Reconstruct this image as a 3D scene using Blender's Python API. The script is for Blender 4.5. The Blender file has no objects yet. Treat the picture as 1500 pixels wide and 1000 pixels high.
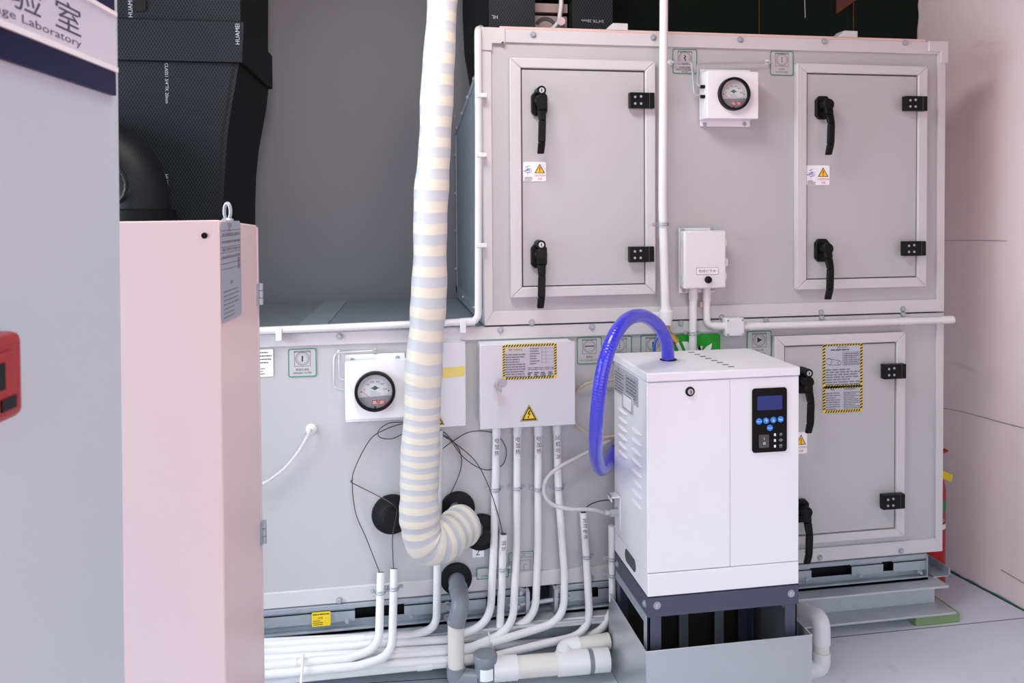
import bpy, bmesh, math, random
from mathutils import Vector as V, Matrix
random.seed(7)
S = bpy.context.scene; COL = S.collection
PI = math.pi
# ------------------------------------------------------------------ camera
CAM = V((-.3444, -2.6214, 1.4759)); YAW, PITCH, ROLL = .1725, -.0254, -.0066
F, PX, PY = 1219.8, 759.76, 335.36          # focal length and principal point in pixels of a 1500x1000 frame
fw = V((math.sin(YAW)*math.cos(PITCH), math.cos(YAW)*math.cos(PITCH), math.sin(PITCH)))
rt = V((math.cos(YAW), -math.sin(YAW), 0)); up = rt.cross(fw)
RT = rt*math.cos(ROLL)+up*math.sin(ROLL); UP = -rt*math.sin(ROLL)+up*math.cos(ROLL)
cd = bpy.data.cameras.new('camera'); cam = bpy.data.objects.new('camera', cd); COL.objects.link(cam)
cd.sensor_width = 36; cd.lens = F/1500*36
cd.shift_x = -(PX-750)/1500; cd.shift_y = (PY-500)/1500
cd.clip_start = .05; cd.clip_end = 60
cam.matrix_world = Matrix(((RT.x, UP.x, -fw.x, CAM.x), (RT.y, UP.y, -fw.y, CAM.y), (RT.z, UP.z, -fw.z, CAM.z), (0, 0, 0, 1)))
cd.dof.use_dof = True; cd.dof.focus_distance = 2.55; cd.dof.aperture_fstop = 11
S.camera = cam
# ------------------------------------------------------------------ light
S.view_settings.view_transform = 'Standard'; S.view_settings.look = 'None'
S.view_settings.gamma = 1; S.view_settings.use_curve_mapping = False
S.view_settings.exposure = 0.32
w = bpy.data.worlds.new('sky'); S.world = w; w.use_nodes = True
bg = w.node_tree.nodes['Background']; bg.inputs[0].default_value = (.80, .90, 1, 1); bg.inputs[1].default_value = 2.3
sd = bpy.data.lights.new('sun', 'SUN'); sd.energy = 9.5; sd.color = (1, .95, .88); sd.angle = .01
sun = bpy.data.objects.new('sun', sd); COL.objects.link(sun); sun.rotation_euler = (math.radians(-22), math.radians(18), 0)
def area(name, loc, target, sx, sy, e, col):
    d = bpy.data.lights.new(name, 'AREA'); d.shape = 'RECTANGLE'; d.size = sx; d.size_y = sy; d.energy = e; d.color = col
    o = bpy.data.objects.new(name, d); COL.objects.link(o); o.location = loc
    o.rotation_euler = (V(target)-V(loc)).to_track_quat('-Z', 'Y').to_euler(); return o
area('ceiling_fill_light', (-.3, -1.0, 2.78), (.1, -.5, 0), .9, .5, 23, (1, .97, .95))  # added fill under the ceiling, no lamp known there
area('window_daylight', (-2.5, -1.0, 1.5), (0, -.95, 1.25), 1.7, 1.7, 55, (.78, .89, 1))   # in the opening of window_1
# ------------------------------------------------------------------ pixel -> place helpers (real depth Y, X or Z given)
def ray(px, py): return fw+RT*((px-PX)/F)-UP*((py-PY)/F)
def A(px, py, Y=0.): d = ray(px, py); return CAM+d*((Y-CAM.y)/d.y)
def AZ(px, py, Z): d = ray(px, py); return CAM+d*((Z-CAM.z)/d.z)
def AX(px, py, X): d = ray(px, py); return CAM+d*((X-CAM.x)/d.x)
def AP(px, py, P, N): d = ray(px, py); return CAM+d*((P-CAM).dot(N)/d.dot(N))
# ------------------------------------------------------------------ materials
def lin(c):
    if isinstance(c, str): c = [int(c[i:i+2], 16)/255 for i in (0, 2, 4)]
    return tuple((x/12.92 if x <= .04045 else ((x+.055)/1.055)**2.4) for x in c)+(1,)
M = {}
def mat(name, col, rough=.45, metal=0., var=.04, scale=6., bump=0., bscale=60., spec=.5, **kw):
    m = bpy.data.materials.new(name); m.use_nodes = True; nt = m.node_tree; N = nt.nodes; L = nt.links
    b = N['Principled BSDF']; c = lin(col)
    b.inputs['Roughness'].default_value = rough; b.inputs['Metallic'].default_value = metal
    b.inputs['Specular IOR Level'].default_value = spec
    tc = N.new('ShaderNodeTexCoord')
    n = N.new('ShaderNodeTexNoise'); n.inputs['Scale'].default_value = scale; n.inputs['Detail'].default_value = 5
    L.new(tc.outputs['Object'], n.inputs['Vector'])
    mx = N.new('ShaderNodeMix'); mx.data_type = 'RGBA'
    mx.inputs[6].default_value = tuple(max(0, x*(1-var)) for x in c[:3])+(1,)
    mx.inputs[7].default_value = tuple(min(1, x*(1+var)) for x in c[:3])+(1,)
    L.new(n.outputs['Fac'], mx.inputs[0]); L.new(mx.outputs[2], b.inputs['Base Color'])
    if bump:
        n2 = N.new('ShaderNodeTexNoise'); n2.inputs['Scale'].default_value = bscale; n2.inputs['Detail'].default_value = 3
        L.new(tc.outputs['Object'], n2.inputs['Vector'])
        bp = N.new('ShaderNodeBump'); bp.inputs['Strength'].default_value = bump; bp.inputs['Distance'].default_value = .002
        L.new(n2.outputs['Fac'], bp.inputs['Height']); L.new(bp.outputs[0], b.inputs['Normal'])
    for k, v in kw.items(): b.inputs[k.replace('_', ' ')].default_value = v
    M[name] = m; return m
mat('panel', 'b8b7b8', .38, .0, .03, 3); mat('alu', 'cbc8c9', .34, .0, .03, 5); mat('white', 'ebeaed', .32, 0, .012, 4)
mat('gap', '4a484c', .7); mat('boxgrey', 'd0cfd4', .36, 0, .015, 4); mat('black', '0a0a0b', .4, 0, .15, 20, spec=.22); mat('rubber', '121316', .6, 0, .2, 15, .2, 40, spec=.25)
mat('pvc', 'dedcdd', .33, 0, .015, 8); mat('pvc_old', 'd8d3cc', .4, 0, .03, 8); mat('pvcgrey', '7d8189', .36, 0, .04, 8)
mat('steel', 'a6abb2', .38, .3, .08, 30); mat('chrome', 'bcbec1', .28, .35, .03, 20); mat('galvlight', 'bcc1c7', .42, .3, .12, 26, .08, 90); mat('stained_shade', '38342f', .5, .2, .3, 12); mat('galv', 'a3abb4', .42, .4, .16, 26, .08, 90)
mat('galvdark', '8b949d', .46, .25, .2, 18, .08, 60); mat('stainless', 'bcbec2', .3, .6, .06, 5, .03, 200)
mat('standgrey', '46485c', .42, 0, .05, 10); mat('pinktint', 'dec4c3', .36, 0, .015, 2); mat('brass', 'b08a4a', .3, .9)  # the cabinet pink carries reddish bounce light in its base colour
mat('blue', '1d4fb0', .35); mat('yellow', 'e8c81e', .45); mat('tape', 'd9c469', .45, 0, .06, 20); mat('ink', '1b1b1e', .6); mat('inkgrey', '77777b', .6)
mat('paper', 'f1f0f2', .45); mat('silverlabel', 'b9bdc6', .35, .2); mat('silverlabel2', '9fa2b0', .4); mat('green', '1f8a63', .45); mat('brightgreen', '159a1f', .4)
mat('red', 'b01013', .3, 0, .03); mat('redmark', 'd22f2c', .5); mat('darkred', '9c1c1e', .4); mat('navy', '0b1040', .45, spec=.2); mat('signgrey', 'd3d5e0', .3); mat('signtext', '474a63', .5)
mat('screen', '39407a', .15); mat('buttonblue', '2a86e0', .4); mat('wire', '39302e', .45); mat('cable', '2a2a2c', .5); mat('wallcable', '8a8082', .6); mat('dial', 'dfe0e2', .5)
mat('wallgrey', '84868c', .55, 0, .05, 3); mat('wallpaint', 'f0dedd', .42, 0, .03, 2.5); mat('partition', 'bfcad2', .42, 0, .02, 2)
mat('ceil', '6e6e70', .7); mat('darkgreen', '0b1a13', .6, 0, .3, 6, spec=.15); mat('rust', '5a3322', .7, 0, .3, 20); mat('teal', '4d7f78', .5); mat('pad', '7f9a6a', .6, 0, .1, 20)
mat('bounce_red', 'b5463c', .8, 0, .12, 8); mat('woodstrip', 'd8b9ae', .6, 0, .1, 20); mat('damper', 'a08d8a', .5, .3, .15, 20)
mat('purple', '6a74c9', .5); mat('foam', '5a5d62', .8, 0, .5, 90, .4, 120)
def clear(name, col, rough, ior, tw):
    m = mat(name, col, rough); b = m.node_tree.nodes['Principled BSDF']
    b.inputs['Transmission Weight'].default_value = tw; b.inputs['IOR'].default_value = ior
clear('glass', 'f6f6f8', .05, 1.1, .92); clear('cleartube', 'e9e6e6', .2, 1.2, .55); clear('beigetube', 'd9c6b0', .3, 1.2, .3)
def nodes(m): return m.node_tree.nodes, m.node_tree.links, m.node_tree.nodes['Principled BSDF']
# blue ribbed clear hose: ribs follow the uv along its length
m = mat('bluehose', '3a37cc', .16, 0, .08, 12); N, L, b = nodes(m)
b.inputs['Coat Weight'].default_value = .6
uv = N.new('ShaderNodeUVMap'); wv = N.new('ShaderNodeTexWave'); wv.bands_direction = 'Y'; wv.inputs['Scale'].default_value = 40; wv.inputs['Distortion'].default_value = .6
bp = N.new('ShaderNodeBump'); bp.inputs['Strength'].default_value = .35; bp.inputs['Distance'].default_value = .002
L.new(uv.outputs[0], wv.inputs[0]); L.new(wv.outputs['Fac'], bp.inputs['Height']); L.new(bp.outputs[0], b.inputs['Normal'])
# bandage-wrapped insulation: alternating cream and pale grey turns along the uv, with creases
m = mat('wrap', 'ece6d8', .5); N, L, b = nodes(m)
uv = N.new('ShaderNodeUVMap'); sp = N.new('ShaderNodeSeparateXYZ'); L.new(uv.outputs[0], sp.inputs[0])
ns = N.new('ShaderNodeTexNoise'); ns.inputs['Scale'].default_value = 3.2; ns.inputs['Detail'].default_value = 1; tco = N.new('ShaderNodeTexCoord'); L.new(tco.outputs['Object'], ns.inputs['Vector'])
def math_(op, a, bb):
    n = N.new('ShaderNodeMath'); n.operation = op
    for i, x in enumerate((a, bb)):
        if hasattr(x, 'is_output'): L.new(x, n.inputs[i])
        else: n.inputs[i].default_value = x
    return n.outputs[0]
tri = math_('PINGPONG', sp.outputs[0], .5)
q = math_('ADD', sp.outputs[1], math_('MULTIPLY', tri, .022)); q = math_('ADD', q, math_('MULTIPLY', ns.outputs['Fac'], .03))
fr = math_('FRACT', math_('MULTIPLY', q, 16.0), 0)
rp = N.new('ShaderNodeValToRGB'); e = rp.color_ramp.elements
e[0].position = .44; e[0].color = lin('dcd5c5'); e[1].position = .5; e[1].color = lin('bdc0c4')
x = rp.color_ramp.elements.new(.95); x.color = lin('c4c6ca'); x = rp.color_ramp.elements.new(1.); x.color = lin('dcd5c5')
L.new(fr, rp.inputs[0]); L.new(rp.outputs[0], b.inputs['Base Color'])
mp = N.new('ShaderNodeMapping'); mp.inputs['Scale'].default_value = (12, 12, 110); L.new(tco.outputs['Object'], mp.inputs[0])
n3 = N.new('ShaderNodeTexNoise'); n3.inputs['Scale'].default_value = 1.2; n3.inputs['Detail'].default_value = 4; L.new(mp.outputs[0], n3.inputs['Vector'])
hs = math_('ADD', math_('MULTIPLY', fr, .6), n3.outputs['Fac'])
bp = N.new('ShaderNodeBump'); bp.inputs['Strength'].default_value = .5; bp.inputs['Distance'].default_value = .003
L.new(hs, bp.inputs['Height']); L.new(bp.outputs[0], b.inputs['Normal'])
# black rubber insulation embossed with a fine diamond net
def diamond(name, base, line, sx, sz):
    m = mat(name, base, .5, spec=.25); N, L, b = nodes(m)
    tc = N.new('ShaderNodeTexCoord'); s = N.new('ShaderNodeSeparateXYZ'); L.new(tc.outputs['Object'], s.inputs[0])
    def mm(op, a, bb):
        n = N.new('ShaderNodeMath'); n.operation = op
        for i, x in enumerate((a, bb)):
            if hasattr(x, 'is_output'): L.new(x, n.inputs[i])
            else: n.inputs[i].default_value = x
        return n.outputs[0]
    h = mm('ADD', s.outputs[0], s.outputs[1]); a = mm('MULTIPLY', h, sx); c = mm('MULTIPLY', s.outputs[2], sz)
    d1 = mm('PINGPONG', mm('ADD', a, c), .5); d2 = mm('PINGPONG', mm('SUBTRACT', a, c), .5)
    mn = mm('MINIMUM', d1, d2); r = N.new('ShaderNodeValToRGB'); e = r.color_ramp.elements
    e[0].position = .02; e[0].color = lin(line); e[1].position = .13; e[1].color = lin(base)
    L.new(mn, r.inputs[0]); L.new(r.outputs[0], b.inputs['Base Color'])
    bp = N.new('ShaderNodeBump'); bp.inputs['Strength'].default_value = .3; bp.inputs['Distance'].default_value = .002; bp.invert = True
    L.new(mn, bp.inputs['Height']); L.new(bp.outputs[0], b.inputs['Normal'])
diamond('insul', '0b0e11', '2f363d', 105, 60); diamond('insulsmall', '101113', '26282c', 110, 75)
mat('insulplain', '08090a', .6, 0, .3, 8, .2, 30, spec=.2)
# scuffed wall paint and floor
def scuffs(m, col, sx, sz, lo):
    N, L, b = nodes(m); src = b.inputs['Base Color'].links[0].from_socket
    tc = N.new('ShaderNodeTexCoord'); mp = N.new('ShaderNodeMapping'); mp.inputs['Scale'].default_value = (sx, sx, sz); L.new(tc.outputs['Object'], mp.inputs[0])
    n = N.new('ShaderNodeTexNoise'); n.inputs['Scale'].default_value = 1; n.inputs['Detail'].default_value = 8; L.new(mp.outputs[0], n.inputs['Vector'])
    r = N.new('ShaderNodeValToRGB'); r.color_ramp.elements[0].position = lo; r.color_ramp.elements[0].color = (0, 0, 0, 1); r.color_ramp.elements[1].position = lo+.05; r.color_ramp.elements[1].color = (1, 1, 1, 1)
    L.new(n.outputs['Fac'], r.inputs[0]); mx = N.new('ShaderNodeMix'); mx.data_type = 'RGBA'
    L.new(r.outputs[0], mx.inputs[0]); L.new(src, mx.inputs[6]); mx.inputs[7].default_value = lin(col); L.new(mx.outputs[2], b.inputs['Base Color'])
mat('floor', 'd8dbe6', .42, 0, .05, 2.5); scuffs(M['floor'], 'd1d4de', 9, 9, .64); scuffs(M['wallpaint'], 'e6d2d2', 3, 14, .66); scuffs(M['galvdark'], 'a3abb3', 40, 40, .68)
# ------------------------------------------------------------------ mesh builder
def fillet(pts, r, n=6):
    pts = [V(p) for p in pts]; out = [pts[0]]
    for i in range(1, len(pts)-1):
        p, a, c = pts[i], pts[i-1], pts[i+1]; d1 = (a-p); d2 = (c-p); l = min(d1.length, d2.length)*.48
        ang = d1.angle(d2); t = min(l, r/max(math.tan(ang/2), 1e-3)); q0 = p+d1.normalized()*t; q1 = p+d2.normalized()*t
        for k in range(n+1):
            s = k/n; out.append((q0*(1-s)+p*s)*(1-s)+(p*(1-s)+q1*s)*s)
    out.append(pts[-1]); return out
def smooth(pts, n=8):
    pts = [V(p) for p in pts]; P = [pts[0]*2-pts[1]]+pts+[pts[-1]*2-pts[-2]]; out = []
    for i in range(1, len(P)-2):
        for k in range(n):
            t = k/n; a, b_, c, d = P[i-1], P[i], P[i+1], P[i+2]
            out.append(.5*((2*b_)+(c-a)*t+(2*a-5*b_+4*c-d)*t*t+(3*b_-a-3*c+d)*t**3))
    out.append(pts[-1]); return out
_txt = {}
def text_mesh(s):
    if s not in _txt:
        c = bpy.data.curves.new('t', 'FONT'); c.body = s; c.size = 1; c.resolution_u = 2
        o = bpy.data.objects.new('t', c); COL.objects.link(o); dg = bpy.context.evaluated_depsgraph_get()
        m = bpy.data.meshes.new_from_object(o.evaluated_get(dg))
        vs = [v.co.copy() for v in m.vertices]; fs = [list(p.vertices) for p in m.polygons]
        bpy.data.objects.remove(o); bpy.data.curves.remove(c); bpy.data.meshes.remove(m)
        x0 = min(v.x for v in vs); x1 = max(v.x for v in vs); y0 = min(v.y for v in vs); y1 = max(v.y for v in vs)
        _txt[s] = ([((v.x-x0)/(y1-y0), (v.y-y0)/(y1-y0)) for v in vs], fs, (x1-x0)/(y1-y0))
    return _txt[s]
class MB:
    def __init__(s): s.v = []; s.f = []; s.m = []; s.uv = None; s.mi = 0
    def add(s, vs, fs, mi=None):
        o = len(s.v); s.v += [V(v) for v in vs]; mi = s.mi if mi is None else mi
        for f in fs: s.f.append([o+i for i in f]); s.m.append(mi)
        return s
    def box(s, x0, x1, y0, y1, z0, z1, mi=None):
        return s.add([(x, y, z) for x in (x0, x1) for y in (y0, y1) for z in (z0, z1)], [(0, 1, 3, 2), (4, 6, 7, 5), (0, 4, 5, 1), (2, 3, 7, 6), (0, 2, 6, 4), (1, 5, 7, 3)], mi)
    def hexa(s, lo, hi, mi=None):     # two matching polygons -> solid
        n = len(lo); return s.add(list(lo)+list(hi), [tuple(range(n))[::-1], tuple(range(n, 2*n))]+[(i, (i+1) % n, n+(i+1) % n, n+i) for i in range(n)], mi)
    def prism(s, xz, y0, y1, mi=None): return s.hexa([(x, y0, z) for x, z in xz], [(x, y1, z) for x, z in xz], mi)
    def frame(s, p):
        p = V(p).normalized(); a = V((0, 0, 1)) if abs(p.z) < .9 else V((1, 0, 0)); x = p.cross(a).normalized(); return x, p.cross(x), p
    def rings(s, cs, n, mi=None, caps=(True, True)):   # cs: (centre, axis x, axis y, radius)
        o = len(s.v); mi = s.mi if mi is None else mi
        for c, x, y, r in cs: s.v += [V(c)+x*(math.cos(2*PI*k/n)*r)+y*(math.sin(2*PI*k/n)*r) for k in range(n)]
        for i in range(len(cs)-1):
            for k in range(n):
                k2 = (k+1) % n; s.f.append([o+i*n+k, o+i*n+k2, o+(i+1)*n+k2, o+(i+1)*n+k]); s.m.append(mi)
        if caps[0]: s.f.append([o+k for k in range(n)][::-1]); s.m.append(mi)
        if caps[1]: s.f.append([o+(len(cs)-1)*n+k for k in range(n)]); s.m.append(mi)
        return s
    def lathe(s, org, ax, prof, n=20, mi=None, caps=(True, True)):
        x, y, a = s.frame(ax); return s.rings([(V(org)+a*h, x, y, max(r, 1e-5)) for r, h in prof], n, mi, caps)
    def cyl(s, p0, p1, r, n=14, mi=None, r1=None):
        p0, p1 = V(p0), V(p1); return s.lathe(p0, p1-p0, [(r, 0), (r if r1 is None else r1, (p1-p0).length)], n, mi)
    def tube(s, path, r, n=12, mi=None, caps=(True, True), uvs=False):
        path = [V(p) for p in path]; cs = []; x = None; Ls = [0]
        for i, p in enumerate(path):
            t = (path[min(i+1, len(path)-1)]-path[max(i-1, 0)]).normalized()
            if x is None: x, y, _ = s.frame(t)
            else: x = (x-t*x.dot(t)).normalized(); y = t.cross(x)
            rr = r(i/(len(path)-1)) if callable(r) else r
            cs.append((p, x, y, rr))
            if i: Ls.append(Ls[-1]+(p-path[i-1]).length)
        if uvs: s.uv = (len(s.v), n, [uvs(l_) for l_ in Ls] if callable(uvs) else Ls)
        return s.rings(cs, n, mi, caps)
    def ball(s, c, r, n=12, mi=None, sz=1.):
        return s.lathe(V(c)-V((0, 0, r*sz)), (0, 0, 1), [(r*math.sin(PI*k/8), r*sz*(1-math.cos(PI*k/8))) for k in range(9)], n, mi)
    def torus(s, c, ax, R, r, n=24, m=8, mi=None):
        x, y, a = s.frame(ax); pts = [V(c)+x*(math.cos(2*PI*k/n)*R)+y*(math.sin(2*PI*k/n)*R) for k in range(n+1)]; return s.tube(pts, r, m, mi, (False, False))
    def hexbolt(s, c, ax, r, h, mi=None):
        x, y, a = s.frame(ax); s.lathe(c, ax, [(r*1.45, 0), (r*1.45, h*.18)], 14, mi)
        return s.rings([(V(c)+a*(h*.18), x, y, r), (V(c)+a*(h*.85), x, y, r), (V(c)+a*h, x, y, r*.8)], 6, mi)
    def build(s, name, mats, parent=None, org=None, bevel=0, seg=2, ang=40, smooth_ang=38):
        me = bpy.data.meshes.new(name)
        o_ = V(org) if org is not None else (parent_org(parent) if parent else V((0, 0, 0)))
        me.from_pydata([tuple(v-o_) for v in s.v], [], s.f)
        for k in (mats if isinstance(mats, (list, tuple)) else [mats]): me.materials.append(M[k])
        for p, mi in zip(me.polygons, s.m): p.material_index = mi; p.use_smooth = True
        bm = bmesh.new(); bm.from_mesh(me); bmesh.ops.recalc_face_normals(bm, faces=bm.faces); bm.to_mesh(me); bm.free()
        me.set_sharp_from_angle(angle=math.radians(smooth_ang))
        if s.uv:
            st, n, Ls = s.uv; ul = me.uv_layers.new(name='UVMap'); nl = len(Ls)
            for p in me.polygons:
                idx = [me.loops[l].vertex_index-st for l in p.loop_indices]
                ks = [i % n for i in idx]; wrap = max(ks)-min(ks) > n/2
                for l, i in zip(p.loop_indices, idx):
                    if 0 <= i < n*nl:
                        k = i % n; ul.data[l].uv = ((k+n if wrap and k < n/2 else k)/n, Ls[i//n])
        ob = bpy.data.objects.new(name, me); COL.objects.link(ob)
        if parent is not None: ob.parent = parent
        else: ob.location = o_
        if bevel:
            md = ob.modifiers.new('bevel', 'BEVEL'); md.width = bevel; md.segments = seg; md.limit_method = 'ANGLE'; md.angle_limit = math.radians(ang)
        return ob
def parent_org(o):
    while o.parent: o = o.parent
    return V(o.location)
def tag(o, label, cat, group=None):
    o['label'] = label; o['category'] = cat
    if group: o['group'] = group
    return o
def thing(name, label, cat, loc, group=None):
    o = bpy.data.objects.new(name, None); COL.objects.link(o); o.location = loc; o.empty_display_size = .05; return tag(o, label, cat, group)
def struct(o): o['kind'] = 'structure'; return o
class Plate(MB):       # a flat printed sheet: u to the right, v downwards, both 0..1
    def __init__(s, O, R, D, Wd, Ht, th=.001):
        super().__init__(); s.O = V(O); s.R = V(R).normalized(); s.D = V(D).normalized(); s.N = s.D.cross(s.R).normalized(); s.W = Wd; s.H = Ht
        s.N = s.R.cross(s.D)*-1 if s.R.cross(s.D).dot(CAM-s.O) < 0 else s.R.cross(s.D); s.th = th; s.lay = th
        s.hexa([s.P(u, v, 0) for u, v in s.rr(0, 0, 1, 1)], [s.P(u, v, th) for u, v in s.rr(0, 0, 1, 1)], 0)
    def P(s, u, v, l): return s.O+s.R*(u*s.W)+s.D*(v*s.H)+s.N*l
    def rr(s, u0, v0, u1, v1, r=None):
        r = .08 if r is None else r; ru = r*min(s.W, s.H)/s.W; rv = r*min(s.W, s.H)/s.H; o = []
        for cu, cv, a0 in ((u1-ru, v0+rv, -90), (u1-ru, v1-rv, 0), (u0+ru, v1-rv, 90), (u0+ru, v0+rv, 180)):
            for k in range(4): a = math.radians(a0+k*30); o.append((cu+ru*math.cos(a), cv+rv*math.sin(a)))
        return o
    def up_(s): s.lay += .00025; return s
    def poly(s, pts, mi): return s.add([s.P(u, v, s.lay) for u, v in pts], [tuple(range(len(pts)))], mi)
    def rect(s, u0, v0, u1, v1, mi): return s.poly([(u0, v0), (u1, v0), (u1, v1), (u0, v1)], mi)
    def ring(s, t, mi, r=.08, inset=0.):
        a = s.rr(inset, inset, 1-inset, 1-inset, r); tu = t*min(s.W, s.H)/s.W; tv = t*min(s.W, s.H)/s.H; b_ = s.rr(inset+tu, inset+tv, 1-inset-tu, 1-inset-tv, r*.8); n = len(a)
        return s.add([s.P(*p, s.lay) for p in a+b_], [(i, (i+1) % n, n+(i+1) % n, n+i) for i in range(n)], mi)
    def circle(s, u, v, r, mi, n=20, t=None):
        ru = r; rv = r*s.W/s.H; pt = [(u+ru*math.cos(2*PI*k/n), v+rv*math.sin(2*PI*k/n)) for k in range(n)]
        if t is None: return s.poly(pt, mi)
        q = [(u+(ru-t)*math.cos(2*PI*k/n), v+(rv-t*s.W/s.H)*math.sin(2*PI*k/n)) for k in range(n)]
        return s.add([s.P(*p, s.lay) for p in pt+q], [(i, (i+1) % n, n+(i+1) % n, n+i) for i in range(n)], mi)
    def line(s, u0, v0, u1, v1, t, mi):
        a = V((u0*s.W, v0*s.H)); b_ = V((u1*s.W, v1*s.H)); d = (b_-a).normalized(); q = V((-d.y, d.x))*t*s.W/2
        return s.poly([((p.x)/s.W, (p.y)/s.H) for p in (a-q, b_-q, b_+q, a+q)], mi)
    def text(s, u, v, h, t, mi, align='c', rot=0, maxw=None, flipx=1):
        vs, fs, asp = text_mesh(t); hm = h*s.H
        if maxw: hm = min(hm, maxw*s.W/asp)
        off = {'c': -asp/2, 'l': 0, 'r': -asp}[align]; c_, s_ = math.cos(rot), math.sin(rot)
        pts = []
        for x, y in vs:
            X = (x+off)*hm*flipx; Y = -(y-.5)*hm; pts.append(s.O+s.R*(u*s.W+X*c_-Y*s_)+s.D*(v*s.H+X*s_+Y*c_)+s.N*s.lay)
        return s.add(pts, fs, mi)
    def textlines(s, u0, v0, u1, v1, n, mi, t=.45, gaps=True):
        for i in range(n):
            vv = v0+(v1-v0)*(i+.3)/n; h = (v1-v0)/n*t; u = u0; end = u1-(u1-u0)*random.choice((0, 0, .05, .3))
            while u < end-.01:
                l = (u1-u0)*random.uniform(.08, .3) if gaps else (end-u0); e_ = min(u+l, end); s.rect(u, vv, e_, vv+h, mi); u = e_+(u1-u0)*.025
        return s
    def hazard(s, t, y, k, n):   # black/yellow dashed border
        s.ring(t, y, .06); s.up_(); tu = t*min(s.W, s.H)/s.W; tv = t*min(s.W, s.H)/s.H
        nu = max(3, round(n*s.W/(s.W+s.H))); nv = max(3, n-nu)
        for i in range(nu):
            a = .05+.9*i/nu; b_ = a+.45/nu
            for v0, sk in ((0, 1), (1-tv, 1)): s.poly([(a+tu*.6, v0), (b_+tu*.6, v0), (b_, v0+tv), (a, v0+tv)], k)
        for i in range(nv):
            a = .05+.9*i/nv; b_ = a+.45/nv
            for u0 in (0, 1-tu): s.poly([(u0, a), (u0+tu, a-tv*.5), (u0+tu, b_-tv*.5), (u0, b_)], k)
        return s
def plate(px0, py0, px1, py1, Y=0, th=.001):
    a = A(px0, py0, Y); b_ = A(px1, py1, Y); return Plate((a.x, Y, a.z), (1, 0, 0), (0, 0, -1), b_.x-a.x, a.z-b_.z, th)
FZ = .02
# ================================================================== the setting
WR0, WR1 = V((1.944, -.018, 0)), V((1.903, .316, 0)); wrd = (WR1-WR0).normalized(); WRN = V((-wrd.y, wrd.x, 0))   # right wall line, normal into the room
if WRN.x > 0: WRN = -WRN
def wr(t, off=0.): p = WR0+wrd*t+WRN*off; return p
def AW(px, py, off=0.): return AP(px, py, WR0+WRN*off, WRN)
struct(MB().box(-2.6, 2.6, -2.78, 1.0, -.1, FZ).build('floor', 'floor', org=(0, 0, FZ)))
struct(MB().box(-2.6, 2.6, .95, 1.05, FZ, 2.9).build('wall_back', 'wallgrey', org=(0, 1, FZ)))
mb = MB(); mb.box(-2.7, -2.6, -2.75, 1.05, FZ, .6); mb.box(-2.7, -2.6, -2.75, 1.05, 2.4, 2.9); mb.box(-2.7, -2.6, -2.75, -1.9, .6, 2.4); mb.box(-2.7, -2.6, -.1, 1.05, .6, 2.4)
struct(mb.build('wall_left', 'wallgrey', org=(-2.65, 0, FZ)))
mb = MB(); mb.box(-2.71, -2.59, -1.9, -1.84, .6, 2.4); mb.box(-2.71, -2.59, -.16, -.1, .6, 2.4); mb.box(-2.71, -2.59, -1.84, -.16, .6, .66); mb.box(-2.71, -2.59, -1.84, -.16, 2.34, 2.4); mb.box(-2.69, -2.62, -1.02, -.98, .66, 2.34)
struct(mb.build('window_1', 'white', org=(-2.65, -1, .6)))
struct(MB().box(-2.7, 2.6, -2.9, 1.05, 2.9, 3.0).build('ceiling', 'ceil', org=(0, 0, 2.9)))
mb = MB(); a0, a1 = wr(-2.7), wr(.56)
mb.hexa([(a0.x, a0.y, FZ), (a1.x, a1.y, FZ), (a1.x+.1, a1.y, FZ), (a0.x+.1, a0.y, FZ)], [(a0.x, a0.y, 2.9), (a1.x, a1.y, 2.9), (a1.x+.1, a1.y, 2.9), (a0.x+.1, a0.y, 2.9)])
wall_r = struct(mb.build('wall_right', 'wallpaint', org=(a0.x, 0, FZ)))
# return of the right wall beside the dark panel, with its joint strip
mb = MB(); mb.box(a1.x-.03, 2.6, a1.y, a1.y+.05, FZ, 2.9); struct(mb.build('trim_1', 'wallpaint', org=(a1.x, a1.y, FZ)))
mb = MB(); mb.box(a1.x-.012, a1.x+.0, a1.y-.035, a1.y-.02, FZ, 2.9); struct(mb.build('trim_2', 'wallpaint', org=(a1.x, a1.y-.03, FZ)))
# ragged teal membrane showing under the lifted wall sheet
mb = MB(); n = 26; lo = []; hi = []
for i in range(n+1):
    p = wr(-.62+1.1*i/n, .004); h = .003+.006*random.random()+(.012 if i in (8, 9, 3) else 0); lo.append((p.x, p.y, FZ)); hi.append((p.x, p.y, FZ+h))
mb.add(lo+hi, [(i, i+1, n+2+i, n+1+i) for i in range(n)])
lo2 = [V(p)+WRN*.006 for p in lo]; mb.add(lo+lo2, [(i, i+1, n+2+i, n+1+i) for i in range(n)])
struct(mb.build('baseboard_right', 'teal', org=(a0.x, 0, FZ)))
# floor seam strips
for k, (p, q_) in enumerate((((1215, 934), (1500, 905)), ((382, 1010), (900, 978)))):
    a = AZ(*p, FZ); b_ = AZ(*q_, FZ); d = (b_-a).normalized(); s_ = V((-d.y, d.x, 0))*.0015
    mb = MB().hexa([a-s_, b_-s_, b_+s_, a+s_], [x+V((0, 0, .0006)) for x in (a-s_, b_-s_, b_+s_, a+s_)]); struct(mb.build('trim_%d' % (3+k), 'gap', org=a))
# unseen yard added outside the open front, red for its pink bounce
struct(MB().box(-9, 9, -14, -2.78, -.12, 0).build('bounce_yard', 'bounce_red', org=(0, -8, 0)))
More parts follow.
